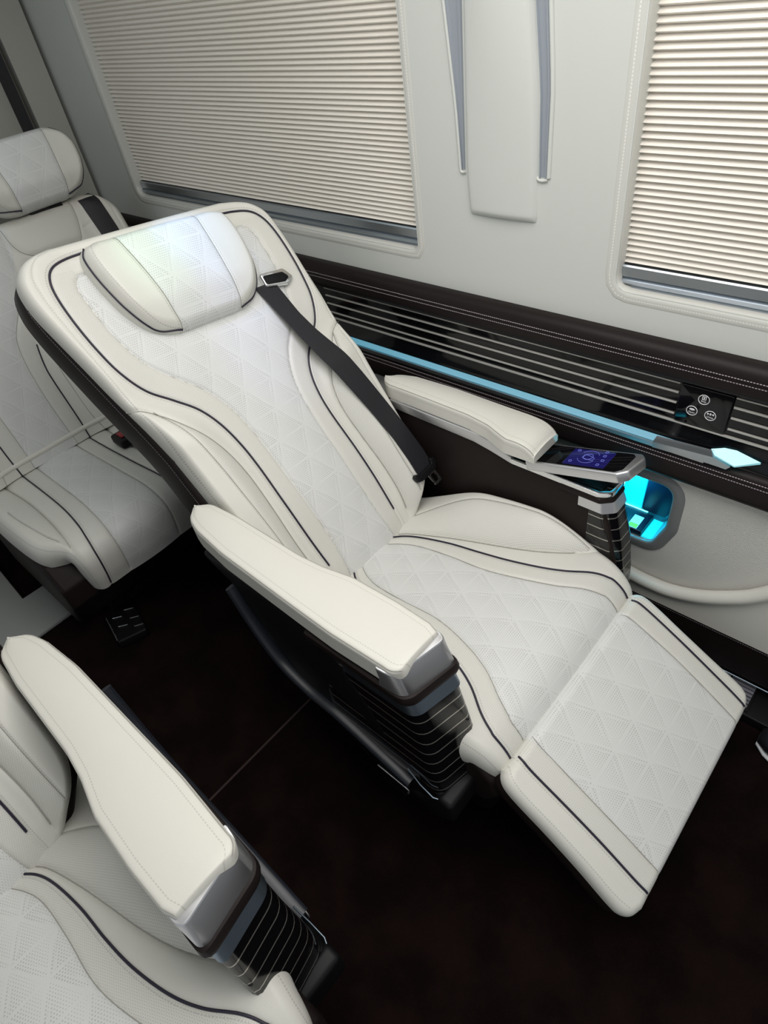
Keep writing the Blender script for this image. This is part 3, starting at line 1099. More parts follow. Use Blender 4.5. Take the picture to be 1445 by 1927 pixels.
def make_back(root, yc, O, d, n, h0=0.022, out=B_OUT, nu=250, nv=380):
    mp0 = frame_map(O - n * h0, d, n, yc)
    mp = lambda u, v, w: mp0(u, np.asarray(v, float) - 0.11 * np.asarray(u, float) * sstep(0.28, 0.52, np.asarray(v, float)), w)
    pip, inn, bol, bst = uvcurve(B_PIP), uvcurve(B_INN), uvcurve(B_BOL), uvcurve(B_BST)
    fi, fp = fun_of_v(B_INN[:-2]), fun_of_v(B_PIP[:-3])
    fb = fun_of_v(B_BOL)
    fs = fun_of_v(B_BST)

    def h(u, v):
        a = np.abs(u)
        up = sstep(fp(v) + 0.012, fp(v) + 0.085, a) * sstep(0.56, 0.40, v) * sstep(-0.05, 0.06, v)
        up2 = sstep(0.17, 0.28, a) * sstep(0.45, 0.60, v) * 0.012
        puff = 0.006 * np.clip(1 - (a / np.maximum(fi(v), 0.05)) ** 2, 0, 1)
        bump = 0.006 * np.exp(-((a - (fb(v) + 0.035)) / 0.03) ** 2) * sstep(0.50, 0.40, v)
        return h0 + 0.036 * up + up2 + puff + bump + 0.006 * np.exp(-((v - 0.18) / 0.12) ** 2) * sstep(0.3, 0.1, a) - 0.010 * sstep(0.03, -0.06, v)

    def mask(u, v):
        a = np.abs(u)
        m_ = np.where((a < fi(v)) & (v < 0.79), 1.0, 0.0)
        m_ = np.where((a >= fi(v)) & (a < fp(v)) & (v < 0.80), 0.5, m_)
        m_ = np.where((a > fb(v)) & (a < fs(v)) & (v < 0.46) & (v > 0.0), 0.5, m_)
        return m_
    seams = []
    stitches = []
    for C, dep, wd in ((pip, 0.0040, 0.004), (inn, 0.0055, 0.0028), (bol, 0.0080, 0.005), (bst, 0.0030, 0.0026)):
        for q in both(C):
            seams.append((q, dep, wd))
    stitches += [(pip, -0.007), (mirror(pip), 0.007), (bst, -0.003), (mirror(bst), 0.003)]
    edge = uvcurve([(v, u - 0.014) for v, u in B_OUT[4:]])
    stitches += [(edge, 0.0), (mirror(edge), 0.0)]
    seams += [(edge, 0.0022, 0.0024), (mirror(edge), 0.0022, 0.0024)]
    o, surf = pad('backrest_cushion', out, mp, h, M['leather'], root, nu, nv, 0.016, seams, mask, 0.006, 0.0,
                  (False, True, True), stitches, BC)
    for q in both(uvcurve(B_PIP[1:-1])):
        tube('piping', surf(q, -0.0012), 0.0022, M['piping'], o, 6)
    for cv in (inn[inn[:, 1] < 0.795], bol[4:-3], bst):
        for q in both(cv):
            tube('seam_and_shade', surf(q, -0.0030 if cv is inn else (-0.0018 if cv is bst else -0.0050)), 0.0009, M['seam_and_shade'], o, 5)
    # dark shell behind the cushion
    HC = crom(np.array(B_SHELL, float), 6)
    right = np.stack([HC[:, 1], HC[:, 0]], 1)
    loop = np.vstack([right, mirror(right)[::-1]])
    loop = resample(loop, 220, True)
    loop[:, 0] += np.interp(loop[:, 1], BC[0], BC[1])
    cen = np.array((0, 0.40))
    al = np.r_[arclen(loop), 0][:len(loop)]
    rings, st = [], []
    for w, s in ((0.001, 0.95), (-0.003, 0.975), (-0.010, 0.985), (-0.0125, 0.986), (-0.014, 0.987), (-0.0155, 0.988), (-0.050, 0.997), (-0.095, 1.0), (-0.115, 0.98), (-0.130, 0.90)):
        q = cen + (loop - cen) * s
        thick = 1.0 - 0.30 * sstep(0.55, 0.86, loop[:, 1])
        rings.append(mp(q[:, 0], q[:, 1], w * thick))
        st.append(np.stack([np.full(len(q), w + 0.014), al, np.ones(len(q))], 1))
    loft('backrest_shell', rings, M['dark'], root, caps=(True, True), st=np.concatenate(st), sh=60)
    return o, surf, mp


H_OUT = [(0.612, 0.055), (0.616, 0.085), (0.630, 0.117), (0.652, 0.140), (0.69, 0.157), (0.735, 0.166), (0.775, 0.169), (0.805, 0.166), (0.824, 0.153), (0.833, 0.125)]


def make_headrest(root, yc, mp, dv=0.0, du=-0.010, base=0.020, thick=0.042, scale=1.0, low=0.0, out=H_OUT):
    seam_and_shade = uvcurve([(0.605, 0.072), (0.65, 0.076), (0.70, 0.078), (0.76, 0.083), (0.81, 0.088), (0.85, 0.090)])

    def h(u, v):
        t = (v - 0.61) / 0.23
        dome = 0.016 * np.clip(1 - (u / 0.17) ** 2, 0, 1) + 0.012 * np.sin(np.pi * np.clip(t, 0, 1))
        wing = 0.010 * sstep(0.09, 0.16, np.abs(u))
        return thick * (0.72 + 0.28 * sstep(0.0, 0.35, t)) + dome - 0.010 + wing

    def m2(u, v, w):
        return mp(np.asarray(u) * scale + du, np.asarray(v) * 1.0 + dv, np.asarray(w) + base)
    fs = fun_of_v([(0.605, 0.072), (0.65, 0.076), (0.70, 0.078), (0.76, 0.083), (0.81, 0.088), (0.85, 0.090)])
    mask = lambda u, v: np.where(np.abs(u) < fs(v), 1.0, 0.0)
    seams = [(seam_and_shade, 0.0035, 0.004), (mirror(seam_and_shade), 0.0035, 0.004)]
    oc = uvcurve([(v, max(u - 0.010, 0)) for v, u in out])
    stc = uvcurve([(v, max(u - 0.019, 0)) for v, u in out[1:]])
    o, surf = pad('headrest', out, m2, h, M['leather'], root, 150, 120, 0.024, seams, mask, 0.034, 0.004,
                  (True, True, True), [(seam_and_shade, -0.005), (mirror(seam_and_shade), 0.005), (stc, 0.0), (mirror(stc), 0.0)])
    pc = []
    for v, u in out[:-1]:
        pc.append((u - 0.0040, v))
    pc = crom([(0.074, out[1][0] + 0.0015)] + pc[2:], 8)
    for q in both(pc):
        tube('piping', surf(q, 0.0005), 0.0024, M['piping'], o, 6)
    for q in both(seam_and_shade):
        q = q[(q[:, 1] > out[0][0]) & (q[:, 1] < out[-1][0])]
        tube('seam_and_shade', surf(q, -0.0018), 0.0008, M['seam_and_shade'], o, 5)
    # closed back of the headrest
    HC = crom(np.array(out, float), 6)
    r = np.stack([HC[:, 1], HC[:, 0]], 1)
    loop = resample(np.vstack([r, mirror(r)[::-1]]), 90, True)
    c0 = loop.mean(0)
    rings = []
    for w, s in ((-0.004, 0.975), (-0.030, 0.965), (-0.040, 0.90)):
        q = c0 + (loop - c0) * s
        rings.append(m2(q[:, 0], q[:, 1], np.full(len(q), w)))
    loft('headrest_back', rings, M['leather_plain'], o, sh=60)
    return o


C_PROF = [(-0.93, 0.365), (-0.84, 0.382), (-0.75, 0.397), (-0.65, 0.414), (-0.55, 0.428), (-0.45, 0.436), (-0.38, 0.434), (-0.33, 0.424), (-0.298, 0.406), (-0.278, 0.38),
          (-0.270, 0.345), (-0.270, 0.30)]
C_PIP = [(-0.85, 0.048), (-0.825, 0.060), (-0.79, 0.085), (-0.745, 0.101), (-0.667, 0.115), (-0.59, 0.122), (-0.52, 0.132), (-0.45, 0.150), (-0.40, 0.172), (-0.355, 0.203), (-0.325, 0.217), (-0.30, 0.222)]
C_INN = [(-0.85, 0.020), (-0.825, 0.034), (-0.78, 0.060), (-0.73, 0.075), (-0.646, 0.081), (-0.55, 0.083), (-0.47, 0.100), (-0.40, 0.125), (-0.35, 0.155), (-0.315, 0.172), (-0.295, 0.178)]
C_BOL = [(-0.85, 0.066), (-0.825, 0.076), (-0.79, 0.101), (-0.71, 0.127), (-0.633, 0.147), (-0.556, 0.166), (-0.485, 0.190), (-0.425, 0.222), (-0.37, 0.268)]
C_BST = [(-0.84, 0.12), (-0.80, 0.165), (-0.75, 0.20), (-0.68, 0.228), (-0.60, 0.243), (-0.52, 0.250), (-0.45, 0.255), (-0.39, 0.256)]
C_OUT = [(-0.93, 0.225), (-0.86, 0.245), (-0.80, 0.262), (-0.70, 0.275), (-0.60, 0.281), (-0.50, 0.283), (-0.42, 0.282), (-0.35, 0.278), (-0.30, 0.270)]


def make_cushion(root, yc, prof=C_PROF, dx=0.0, out=C_OUT, h0=0.045, bolster=0.055, tail=None, skirt=0.035, curves=(C_PIP, C_INN, C_BOL, C_BST), ends=(0.222, 0.180)):
    prof = [(x + 0, z) for x, z in prof]
    mp, vx, vend = profile_map(prof, yc, h0)
    conv = lambda half, end: [(float(vx(x + dx)), u) for x, u in half] + ([(vend + 0.005, end)] if end else [])
    out_v = conv(out, None)
    out_v = [(min(v, vend), u) for v, u in out_v] + [(vend, tail if tail else out[-1][1] - 0.012)]
    out_v[0] = (0.0, out_v[0][1])
    pipv, innv, bolv, bstv = conv(curves[0], ends[0]), conv(curves[1], ends[1]), conv(curves[2], None), conv(curves[3], None)
    pip, inn, bol, bst = uvcurve(pipv), uvcurve(innv), uvcurve(bolv), uvcurve(bstv)
    fi, fp, fb, fs = fun_of_v(innv), fun_of_v(pipv), fun_of_v(bolv), fun_of_v(bstv)
    fo = fun_of_v(out_v)
    va, vb, vc = float(vx(-0.84 + dx)), float(vx(-0.58 + dx)), float(vx(-0.36 + dx))

    def h(u, v):
        a = np.abs(u)
        along = sstep(va - 0.03, vb - 0.06, v) * sstep(vc + 0.02, vb + 0.06, v)
        edge = np.clip((a - fb(v)) / np.maximum(fo(v) - fb(v), 0.02), 0, 1)
        up = bolster * along * np.sin(np.clip(edge * 1.25, 0, 1) * math.pi / 2)
        puff = 0.005 * np.clip(1 - (a / np.maximum(fi(v), 0.05)) ** 2, 0, 1)
        return h0 + up + puff

    def mask(u, v):
        a = np.abs(u)
        m_ = np.where(a < fi(v), 1.0, 0.0)
        m_ = np.where((a >= fi(v)) & (a < fp(v)), 0.5, m_)
        m_ = np.where((a > fb(v)) & (a < fs(v)) & (v < vc), 0.5, m_)
        return m_
    seams = []
    for C, dep, wd in ((pip, 0.0035, 0.004), (inn, 0.0050, 0.0028), (bol, 0.009, 0.005), (bst, 0.0030, 0.0024)):
        for q in both(C):
            seams.append((q, dep, wd))
    stc = uvcurve([(v, u - 0.012) for v, u in out_v[1:]])
    stitches = [(pip, 0.007), (mirror(pip), -0.007), (bst, 0.003), (mirror(bst), -0.003), (stc, 0.0), (mirror(stc), 0.0)]
    o, surf = pad('seat_cushion', out_v, mp, h, M['leather'], root, 240, 330, 0.030, seams, mask, skirt, 0.004, (False, False, True), stitches)
    for q in both(uvcurve(pipv)):
        q = q[q[:, 1] < vend]
        tube('piping', surf(q, -0.001), 0.0021, M['piping'], o, 6)
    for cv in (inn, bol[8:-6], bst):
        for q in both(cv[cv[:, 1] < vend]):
            tube('seam_and_shade', surf(q, -0.0028 if cv is inn else (-0.0018 if cv is bst else -0.0055)), 0.0008, M['seam_and_shade'], o, 5)
    return o, mp, vx, vend, out_v


def arm_pad(root, yc, side, xs, outer, inner, ztop, thick, tip_round=0.02, name='armrest_pad'):
    """padded arm lofted along x; outer/inner are |u| values (functions of x)"""
    rings, st, edges = [], [], []
    al = xs - xs[0]
    for i, x in enumerate(xs):
        a, b2 = inner(x), outer(x)
        t0 = max(0.25, min(1.0, math.sqrt(max(0, 1 - (1 - min((x - xs[0]) / 0.035, 1)) ** 2))))
        t1 = max(0.35, math.sqrt(max(0, 1 - (1 - min((xs[-1] - x) / tip_round, 1)) ** 2)))
        mid, hw = (a + b2) / 2, (b2 - a) / 2 * t0
        zt, th = ztop(x), thick(x)
        zt2 = zt - (1 - t1) * th * 0.75
        r = min(0.009, hw * 0.6)
        # cross section at fixed stations so that the sewn lines stay on their vertices
        kx = min(1.0, hw / 0.034)
        inset = np.array([0.0, 0.0025, 0.0040, 0.0050, 0.0060, 0.0090, 0.016]) * kx
        top = np.r_[-hw + r + inset, np.linspace(-hw + r + inset[-1], hw - r - inset[-1], 9)[1:-1], (hw - r - inset)[::-1]]
        arc = np.linspace(0, math.pi / 2, 7)[1:-1]
        zs_ = np.array([0.0, 0.003, 0.006, 0.0075, 0.009, 0.0105, 0.014]) * (th / 0.046)
        side_z = zt2 - r - np.r_[zs_, np.linspace(zs_[-1], th - r - (zt - zt2), 6)[1:]]
        Lx = np.concatenate([np.full(len(side_z), -hw), -hw + r - r * np.cos(arc), top, hw - r + r * np.sin(arc), np.full(len(side_z), hw)])
        Lz = np.concatenate([side_z[::-1], zt2 - r + r * np.sin(arc), np.full(len(top), zt2), zt2 - r + r * np.cos(arc), side_z])
        ns, na, nt_ = len(side_z), len(arc), len(top)
        isT = np.zeros(len(Lx), bool)
        isT[ns + na:ns + na + nt_] = True
        cr = np.where(isT, 0.004 * np.clip(1 - (Lx / max(hw - r, 1e-4)) ** 2, 0, 1), 0)
        rings.append(np.stack([np.full(len(Lx), x), yc + side * (mid + Lx), Lz + cr], 1))
        d = np.full(len(Lx), 0.05)
        d[isT] = np.minimum(np.abs(top - (-hw + r + inset[3])), np.abs(top - (hw - r - inset[3])))
        dz = np.abs((zt2 - r - zs_[3]) - side_z)
        d[:ns] = dz[::-1]
        d[-ns:] = dz
        st.append(np.stack([d, np.full(len(Lx), al[i]), np.full(len(Lx), 1.0 if hw > 0.02 else 0.0)], 1))
        edges.append((rings[-1][ns + na // 2], rings[-1][ns + na + nt_ + na // 2]))
    o = loft(name, rings, M['leather_plain'], root, st=np.concatenate(st), sh=70)
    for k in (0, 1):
        tube('seam_and_shade', np.array([e_[k] for e_ in edges[3:-1]]), 0.0010, M['seam_and_shade'], o, 5)
    return o


def make_seat(label, label_lines):
    yc = YC
    root = empty('reclining_seat', (-0.55, yc, 0.0), label, 'car seat', 'reclining captain seats')
    O = BO.copy()
    back, bsurf, bmp = make_back(root, yc, O, BD, BN)
    make_headrest(root, yc, bmp)
    # headrest post hidden below the pad
    cush, cmp_, vx, vend, out_v = make_cushion(root, yc)
    # dark pan under the cushion
    side = [(-0.93, 0.31), (-0.84, 0.335), (-0.72, 0.365), (-0.60, 0.392), (-0.40, 0.400), (-0.325, 0.385), (-0.285, 0.35), (-0.275, 0.30), (-0.30, 0.25), (-0.40, 0.21), (-0.93, 0.21)]
    slab('seat_pan', fillet(side, 0.02, 4), lambda P, t: XZ(P, t), yc - 0.271, yc + 0.271, M['dark_pad'], root, 0.012)
    # leg rest
    P0 = np.array((-0.268, 0, 0.392))
    dl = np.array((0.8458, 0, -0.5335))
    nl = np.array((0.5335, 0, 0.8458))
    lmp = frame_map(P0 - nl * 0.016, dl, nl, yc)
    L_OUT = [(-0.002, 0.240), (0.008, 0.253), (0.025, 0.260), (0.06, 0.262), (0.12, 0.262), (0.20, 0.264), (0.27, 0.268), (0.295, 0.266), (0.310, 0.256), (0.319, 0.235)]
    LC = (np.array([-1.0, 1.0]), np.array([-0.010, -0.010]))
    lp = uvcurve([(-0.005, 0.212), (0.012, 0.217), (0.04, 0.2195), (0.12, 0.2195), (0.20, 0.2195), (0.26, 0.2205), (0.29, 0.2205), (0.315, 0.219)])
    li = uvcurve([(-0.005, 0.165), (0.018, 0.173), (0.06, 0.175), (0.14, 0.177), (0.22, 0.177), (0.30, 0.177), (0.315, 0.177)])
    ls = uvcurve([(0.0, 0.230), (0.012, 0.242), (0.03, 0.248), (0.06, 0.250), (0.12, 0.250), (0.20, 0.252), (0.26, 0.255), (0.295, 0.252)])
    lh = lambda u, v: 0.020 + 0.005 * np.clip(1 - (u / 0.25) ** 2, 0, 1) * np.sin(np.pi * np.clip(v / 0.312, 0, 1)) + 0.004 * np.sin(np.pi * np.clip(v / 0.312, 0, 1))
    lmask = lambda u, v: np.where(np.abs(u) < 0.176, 1.0, np.where(np.abs(u) < 0.2195, 0.5, 0.0))
    sm = []
    for q in both(lp):
        sm.append((q, 0.0038, 0.0032))
    for q in both(li):
        sm.append((q, 0.0038, 0.0032))
    lo, lsurf = pad('leg_rest', L_OUT, lmp, lh, M['leather'], root, 220, 140, 0.018, sm, lmask, 0.005, 0.0, (True, True, True),
                    [(lp, -0.007), (mirror(lp), 0.007), (ls - np.array((0.010, 0)), 0.0), (mirror(ls) - np.array((0.010, 0)), 0.0)], LC)
    for q in both(lp):
        q = q[(q[:, 1] > 0.001) & (q[:, 1] < 0.311)]
        tube('piping', lsurf(q, -0.001), 0.0021, M['piping'], lo, 6)
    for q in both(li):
        tube('seam_and_shade', lsurf(q[(q[:, 1] > 0.002) & (q[:, 1] < 0.310)], -0.0022), 0.0008, M['seam_and_shade'], lo, 5)
    HC = crom(np.array(L_OUT, float), 6)
    r = np.stack([HC[:, 1], HC[:, 0]], 1)
    loop = resample(np.vstack([r, mirror(r)[::-1]]), 140, True)
    loop[:, 0] -= 0.010
    c0 = np.array((-0.010, 0.15))
    rings, st = [], []
    al = arclen(loop)
    for w, s in ((0.001, 0.965), (-0.004, 0.975), (-0.008, 0.985), (-0.020, 0.997), (-0.040, 0.995), (-0.058, 0.97), (-0.066, 0.90)):
        q = c0 + (loop - c0) * s
        rings.append(lmp(q[:, 0], q[:, 1], np.full(len(q), w)))
    loft('leg_rest_shell', rings, M['dark_pad'], lo, sh=60)

    # ---------------- aisle-side arm (u < 0)
    ztop = lambda x: 0.663 + 0.006 * sstep(-0.6, -0.95, x)
    xs = np.r_[np.linspace(-1.000, -0.96, 10), np.linspace(-0.95, -0.44, 40), np.linspace(-0.436, -0.4085, 14)]
    outer = lambda x: np.interp(x, [-1.0, -0.94, -0.85, -0.55, -0.44], [0.310, 0.326, 0.335, 0.339, 0.334]) - 0.022 * (1 - math.sqrt(max(0, 1 - max(0, (x + 0.432) / 0.0236) ** 2)))
    inner = lambda x: np.interp(x, [-1.0, -0.90, -0.72, -0.665, -0.60, -0.50, -0.43, -0.412], [0.258, 0.249, 0.246, 0.240, 0.226, 0.222, 0.224, 0.230])
    pad_o = arm_pad(root, yc, -1, xs, outer, inner, ztop, lambda x: 0.046, 0.003)
    pad_o['label'] = 'aisle side armrest pad, smooth cream leather'
    # arm end: chrome cap, dark ring, steel band, lined shield, all following one plan outline

    def plan(x1, dxo, grow=0.0, back=-0.62):
        """front-rounded plan of the arm end (|u| vs x)"""
        P = [(back, 0.226 - grow), (x1 + 0.010 + dxo, 0.228 - grow), (x1 - 0.012 + dxo, 0.333 + grow), (back, 0.337 + grow)]
        return fillet(P, [0.004, 0.014, 0.030, 0.004], 8)

    def plan_ring(s, x1, dxo, grow, z, back=-0.62):
        P = plan(x1, dxo, grow, back)
        P = resample(P, 96, True)
        return np.stack([P[:, 0], yc + s * P[:, 1], np.full(96, z)], 1)

    def end_block(name, s, levels, mat, back=-0.62, uvz=False, par=None):
        R = [plan_ring(s, x1, 0, g, z, back) for z, x1, g in levels]
        uv = None
        if uvz:
            uv = np.concatenate([np.stack([np.linspace(0, 1, 96), r_[:, 2]], 1) for r_ in R])
        return loft(name, R, mat, par or root, uv=uv, sh=40)
    # left (aisle) console
    end_block('arm_end_cap', -1, [(0.6525, -0.4065, 0.0005), (0.6515, -0.4055, 0.0015), (0.6495, -0.4048, 0.0018), (0.606, -0.388, 0.0018), (0.604, -0.388, 0.000)], M['chrome'], -0.452)
    end_block('arm_end_ring', -1, [(0.606, -0.390, 0.000), (0.603, -0.384, 0.005), (0.592, -0.380, 0.006), (0.584, -0.381, 0.004), (0.582, -0.384, 0.0)], M['dark_pad'], -0.63)
    end_block('steel_band', -1, [(0.584, -0.388, -0.001), (0.552, -0.376, -0.001), (0.550, -0.380, -0.005)], M['steel_blue'], -0.55)
    end_block('lined_shield', -1, [(0.556, -0.380, -0.003), (0.47, -0.362, -0.002), (0.38, -0.348, 0.002), (0.318, -0.340, 0.003), (0.30, -0.342, 0.0)], M['lined'], -0.62, True)
    # side panel of the arm: dark body whose lower edge climbs to the rear
    body = [(-0.345, 0.318), (-0.345, 0.262), (-0.372, 0.222), (-0.45, 0.198), (-0.56, 0.215), (-0.66, 0.270), (-0.76, 0.42), (-0.84, 0.56), (-0.925, 0.625),
            (-0.92, 0.622), (-0.62, 0.615), (-0.55, 0.55), (-0.42, 0.318)]
    body = [(-0.345, 0.318), (-0.340, 0.262), (-0.368, 0.222), (-0.45, 0.200), (-0.56, 0.218), (-0.66, 0.275), (-0.76, 0.42), (-0.86, 0.57), (-0.96, 0.622), (-0.60, 0.622), (-0.52, 0.50), (-0.42, 0.330)]
    slab('arm_side_panel', fillet(body, 0.014, 4), lambda P, t: XZ(P, t), yc - 0.336, yc - 0.285, M['black'], root, 0.010)
    slab('shield_rim', fillet([(-0.352, 0.322), (-0.325, 0.318), (-0.322, 0.262), (-0.36, 0.226), (-0.48, 0.222), (-0.47, 0.245), (-0.40, 0.26)], 0.012, 4), lambda P, t: XZ(P, t), yc - 0.344, yc - 0.232, M['black'], root, 0.010)
    tube('rim_line', [(-0.425, yc - 0.340, 0.345), (-0.395, yc - 0.343, 0.322), (-0.365, yc - 0.344, 0.312), (-0.345, yc - 0.335, 0.309), (-0.330, yc - 0.31, 0.309), (-0.327, yc - 0.25, 0.309)], 0.0016, M['steel_blue'], root)
    br = crom([(-0.85, 0.575), (-0.815, 0.475), (-0.765, 0.395), (-0.69, 0.360), (-0.60, 0.352), (-0.50, 0.325), (-0.42, 0.300)], 8)
    tube('arm_bracket', np.stack([br[:, 0], np.full(len(br), yc - 0.340), br[:, 1]], 1), 0.016, plain('bracket_plastic', (0.016, 0.019, 0.026), 0.35), root, 10, flat=0.35)
    slab('release_lever', fillet([(-0.505, 0.272), (-0.425, 0.272), (-0.440, 0.215), (-0.50, 0.205)], 0.008), lambda P, t: XZ(P, t), yc - 0.350, yc - 0.336, M['black'], root, 0.003)
    tube('lever_edge', [(-0.503, yc - 0.351, 0.272), (-0.432, yc - 0.351, 0.273), (-0.424, yc - 0.350, 0.268), (-0.428, yc - 0.350, 0.248)], 0.0018, M['chrome'], root)

    # ---------------- wall-side arm (u > 0) with its storage console
    xs = np.r_[np.linspace(-0.985, -0.94, 10), np.linspace(-0.93, -0.585, 30), np.linspace(-0.58, -0.528, 18)]
    outer = lambda x: np.interp(x, [-0.985, -0.92, -0.80, -0.60, -0.528], [0.318, 0.338, 0.345, 0.345, 0.338])
    inner = lambda x: np.interp(x, [-0.985, -0.72, -0.66, -0.60, -0.528], [0.272, 0.270, 0.262, 0.240, 0.243])
    pad_r = arm_pad(root, yc, 1, xs, outer, inner, lambda x: 0.664 + 0.004 * sstep(-0.6, -0.9, x), lambda x: 0.040, 0.05)
    pad_r['label'] = 'wall side armrest pad, shorter, rounded tip'
    rb = [(-0.98, 0.628), (-0.66, 0.622), (-0.615, 0.585), (-0.39, 0.580), (-0.36, 0.50), (-0.335, 0.40), (-0.33, 0.26), (-0.45, 0.20), (-0.90, 0.20), (-0.98, 0.40)]
    slab('console_body', fillet(rb, 0.008, 4), lambda P, t: XZ(P, t), yc + 0.272, yc + 0.340, M['dark_pad'], root, 0.006)
    ch = [(-0.955, 0.628), (-0.70, 0.624), (-0.655, 0.618), (-0.60, 0.594), (-0.60, 0.577), (-0.655, 0.590), (-0.70, 0.598), (-0.955, 0.606)]
    slab('arm_trim', fillet(ch, 0.003, 3), lambda P, t: XZ(P, t), yc + 0.266, yc + 0.345, M['chrome'], root, 0.002)
    end_block('console_deck', 1, [(0.592, -0.392, -0.050), (0.5925, -0.392, -0.050)], M['black'], -0.61)
    # chrome rim of the open console
    P = fillet([(-0.61, 0.268), (-0.392, 0.268), (-0.368, 0.284), (-0.366, 0.338), (-0.61, 0.343)], [0.004, 0.012, 0.014, 0.012, 0.004], 6)
    P = resample(P, 90, True)
    rings = []
    for d_, z in ((0.0, 0.576), (0.0015, 0.580), (0.001, 0.5885), (-0.002, 0.590), (-0.006, 0.589), (-0.0075, 0.584), (-0.008, 0.574)):
        q = offset2(P, d_)
        rings.append(np.stack([q[:, 0], yc + q[:, 1], np.full(90, z)], 1))
    loft('console_rim', rings, M['bright'], root, caps=(False, False), sh=50)
    q = offset2(P, -0.007)
    slab('console_floor', q, lambda P, t: np.stack([P[:, 0], yc + P[:, 1], np.full(len(P), t)], 1), 0.574, 0.578, M['gloss'], root, 0.001)
    slab('screw', disc(-0.43, 0.290, 0.0045, 16), lambda P, t: np.stack([P[:, 0], yc + P[:, 1], np.full(len(P), t)], 1), 0.578, 0.5805, M['bright'], root, 0.001)

    def rplan(x1, grow, z, back):
        Q = fillet([(back, 0.270 - grow), (x1, 0.270 - grow), (x1 + 0.022, 0.288), (x1 + 0.022, 0.340 + grow), (back, 0.344 + grow)], [0.003, 0.010, 0.012, 0.016, 0.003], 6)
        Q = resample(Q, 96, True)
        return np.stack([Q[:, 0], yc + Q[:, 1], np.full(96, z)], 1)
    for nm, lv, mt, bk in (('end_ring', [(0.576, -0.394, 0.001), (0.572, -0.389, 0.004), (0.563, -0.386, 0.004), (0.560, -0.388, 0.001)], M['dark_pad'], -0.48),
                           ('end_cap', [(0.561, -0.388, 0.002), (0.536, -0.378, 0.002), (0.534, -0.380, 0.0)], M['chrome'], -0.435),
                           ('console_shield', [(0.537, -0.381, 0.000), (0.45, -0.356, 0.0), (0.36, -0.342, 0.001), (0.27, -0.335, 0.001)], M['lined'], -0.41)):
        R = [rplan(x1, g, z, bk) for z, x1, g in lv]
        loft(nm, R, mt, root, uv=np.concatenate([np.stack([np.linspace(0, 1, 96), r_[:, 2] + 0.006], 1) for r_ in R]) if nm == 'console_shield' else None, sh=40)
    # tilted touch controller lid
    A = np.array((-0.560, yc + 0.266, 0.590))                                # rear inner corner of the lid
    ex = np.array((math.cos(math.radians(15.3)), 0, math.sin(math.radians(15.3))))
    ez = np.array((-ex[2], 0, ex[0]))

    def lid(P2, t):
        out_ = A[None] + P2[:, :1] * ex[None] + np.asarray(t) * ez[None]
        out_[:, 1] = A[1] + P2[:, 1]
        return out_
    lidp = fillet([(0.0, -0.002), (0.210, -0.002), (0.228, 0.012), (0.238, 0.064), (0.226, 0.076), (0.0, 0.076)], [0.003, 0.010, 0.012, 0.012, 0.008, 0.003], 6)
    lo2 = slab('touch_controller', lidp, lid, -0.012, 0.012, M['chrome'], root, 0.004)
    scr = fillet([(0.010, 0.003), (0.204, 0.003), (0.215, 0.014), (0.219, 0.062), (0.212, 0.070), (0.010, 0.070)], 0.005, 4)
    so = slab('glass', scr, lid, 0.0105, 0.0128, M['gloss'], lo2, 0.0006)
    slab('screen', fillet(rect(0.085, 0.178, 0.008, 0.066), 0.004, 3), lid, 0.0128, 0.0131, M['screen'], so, 0.0001)
    # icons on the screen: a seat outline in a ring of small marks

    def ico(pts, r_=0.0005, closed=True):
        q_ = lid(np.array(pts), 0.0134)
        tube('icon', q_, r_, M['icon'], so, 5, closed)
    a = np.linspace(0, 2 * math.pi, 30, endpoint=False)
    ico(np.stack([0.128 + 0.010 * np.cos(a), 0.041 + 0.010 * np.sin(a)], 1))
    ico(fillet([(0.116, 0.036), (0.128, 0.032), (0.142, 0.030), (0.144, 0.038), (0.132, 0.044), (0.118, 0.048)], 0.003, 4))
    ico(np.stack([0.128 + 0.022 * np.cos(a[2:13]), 0.041 + 0.022 * np.sin(a[2:13])], 1), 0.0004, False)
    ico(np.stack([0.128 + 0.022 * np.cos(a[17:28]), 0.041 + 0.022 * np.sin(a[17:28])], 1), 0.0004, False)
    for cx_, cy_ in ((0.098, 0.020), (0.098, 0.060), (0.160, 0.018), (0.163, 0.034), (0.160, 0.050), (0.158, 0.064)):
        ico(fillet(rect(cx_ - 0.0028, cx_ + 0.0028, cy_ - 0.0028, cy_ + 0.0028), 0.001, 3))
    # base under the seat
    slab('seat_base', fillet(rect(-0.88, -0.34, yc - 0.21, yc + 0.24), 0.03, 5), lambda P, t: XY(P, t), 0.0005, 0.225, M['black'], root, 0.01)
    # seat belt: guide, strap, tongue
    gp = fillet([(0.148, 0.640), (0.205, 0.630), (0.228, 0.642), (0.214, 0.668), (0.150, 0.672)], 0.008, 5)
    gz = lambda P, t: bmp(P[:, 0], P[:, 1], np.full(len(P), 0.024 + t))
    g0 = slab('belt_guide', gp, gz, 0.0, 0.014, M['bright'], root, 0.004)
    slab('guide_slot', fillet([(0.152, 0.644), (0.200, 0.637), (0.216, 0.645), (0.206, 0.660), (0.154, 0.665)], 0.006, 4), gz, 0.013, 0.0150, M['black'], g0, 0.001)
    L = np.array([(0.648, 0.125, 0.178), (0.56, 0.136, 0.181), (0.51, 0.141, 0.190), (0.43, 0.151, 0.212), (0.36, 0.164, 0.223), (0.26, 0.182, 0.236), (0.18, 0.194, 0.246), (0.11, 0.198, 0.252), (0.07, 0.198, 0.252), (0.05, 0.198, 0.252)])
    vv = np.linspace(0.648, 0.05, 60)
    l = np.interp(vv, L[::-1, 0], L[::-1, 1])
    r2 = np.interp(vv, L[::-1, 0], L[::-1, 2])
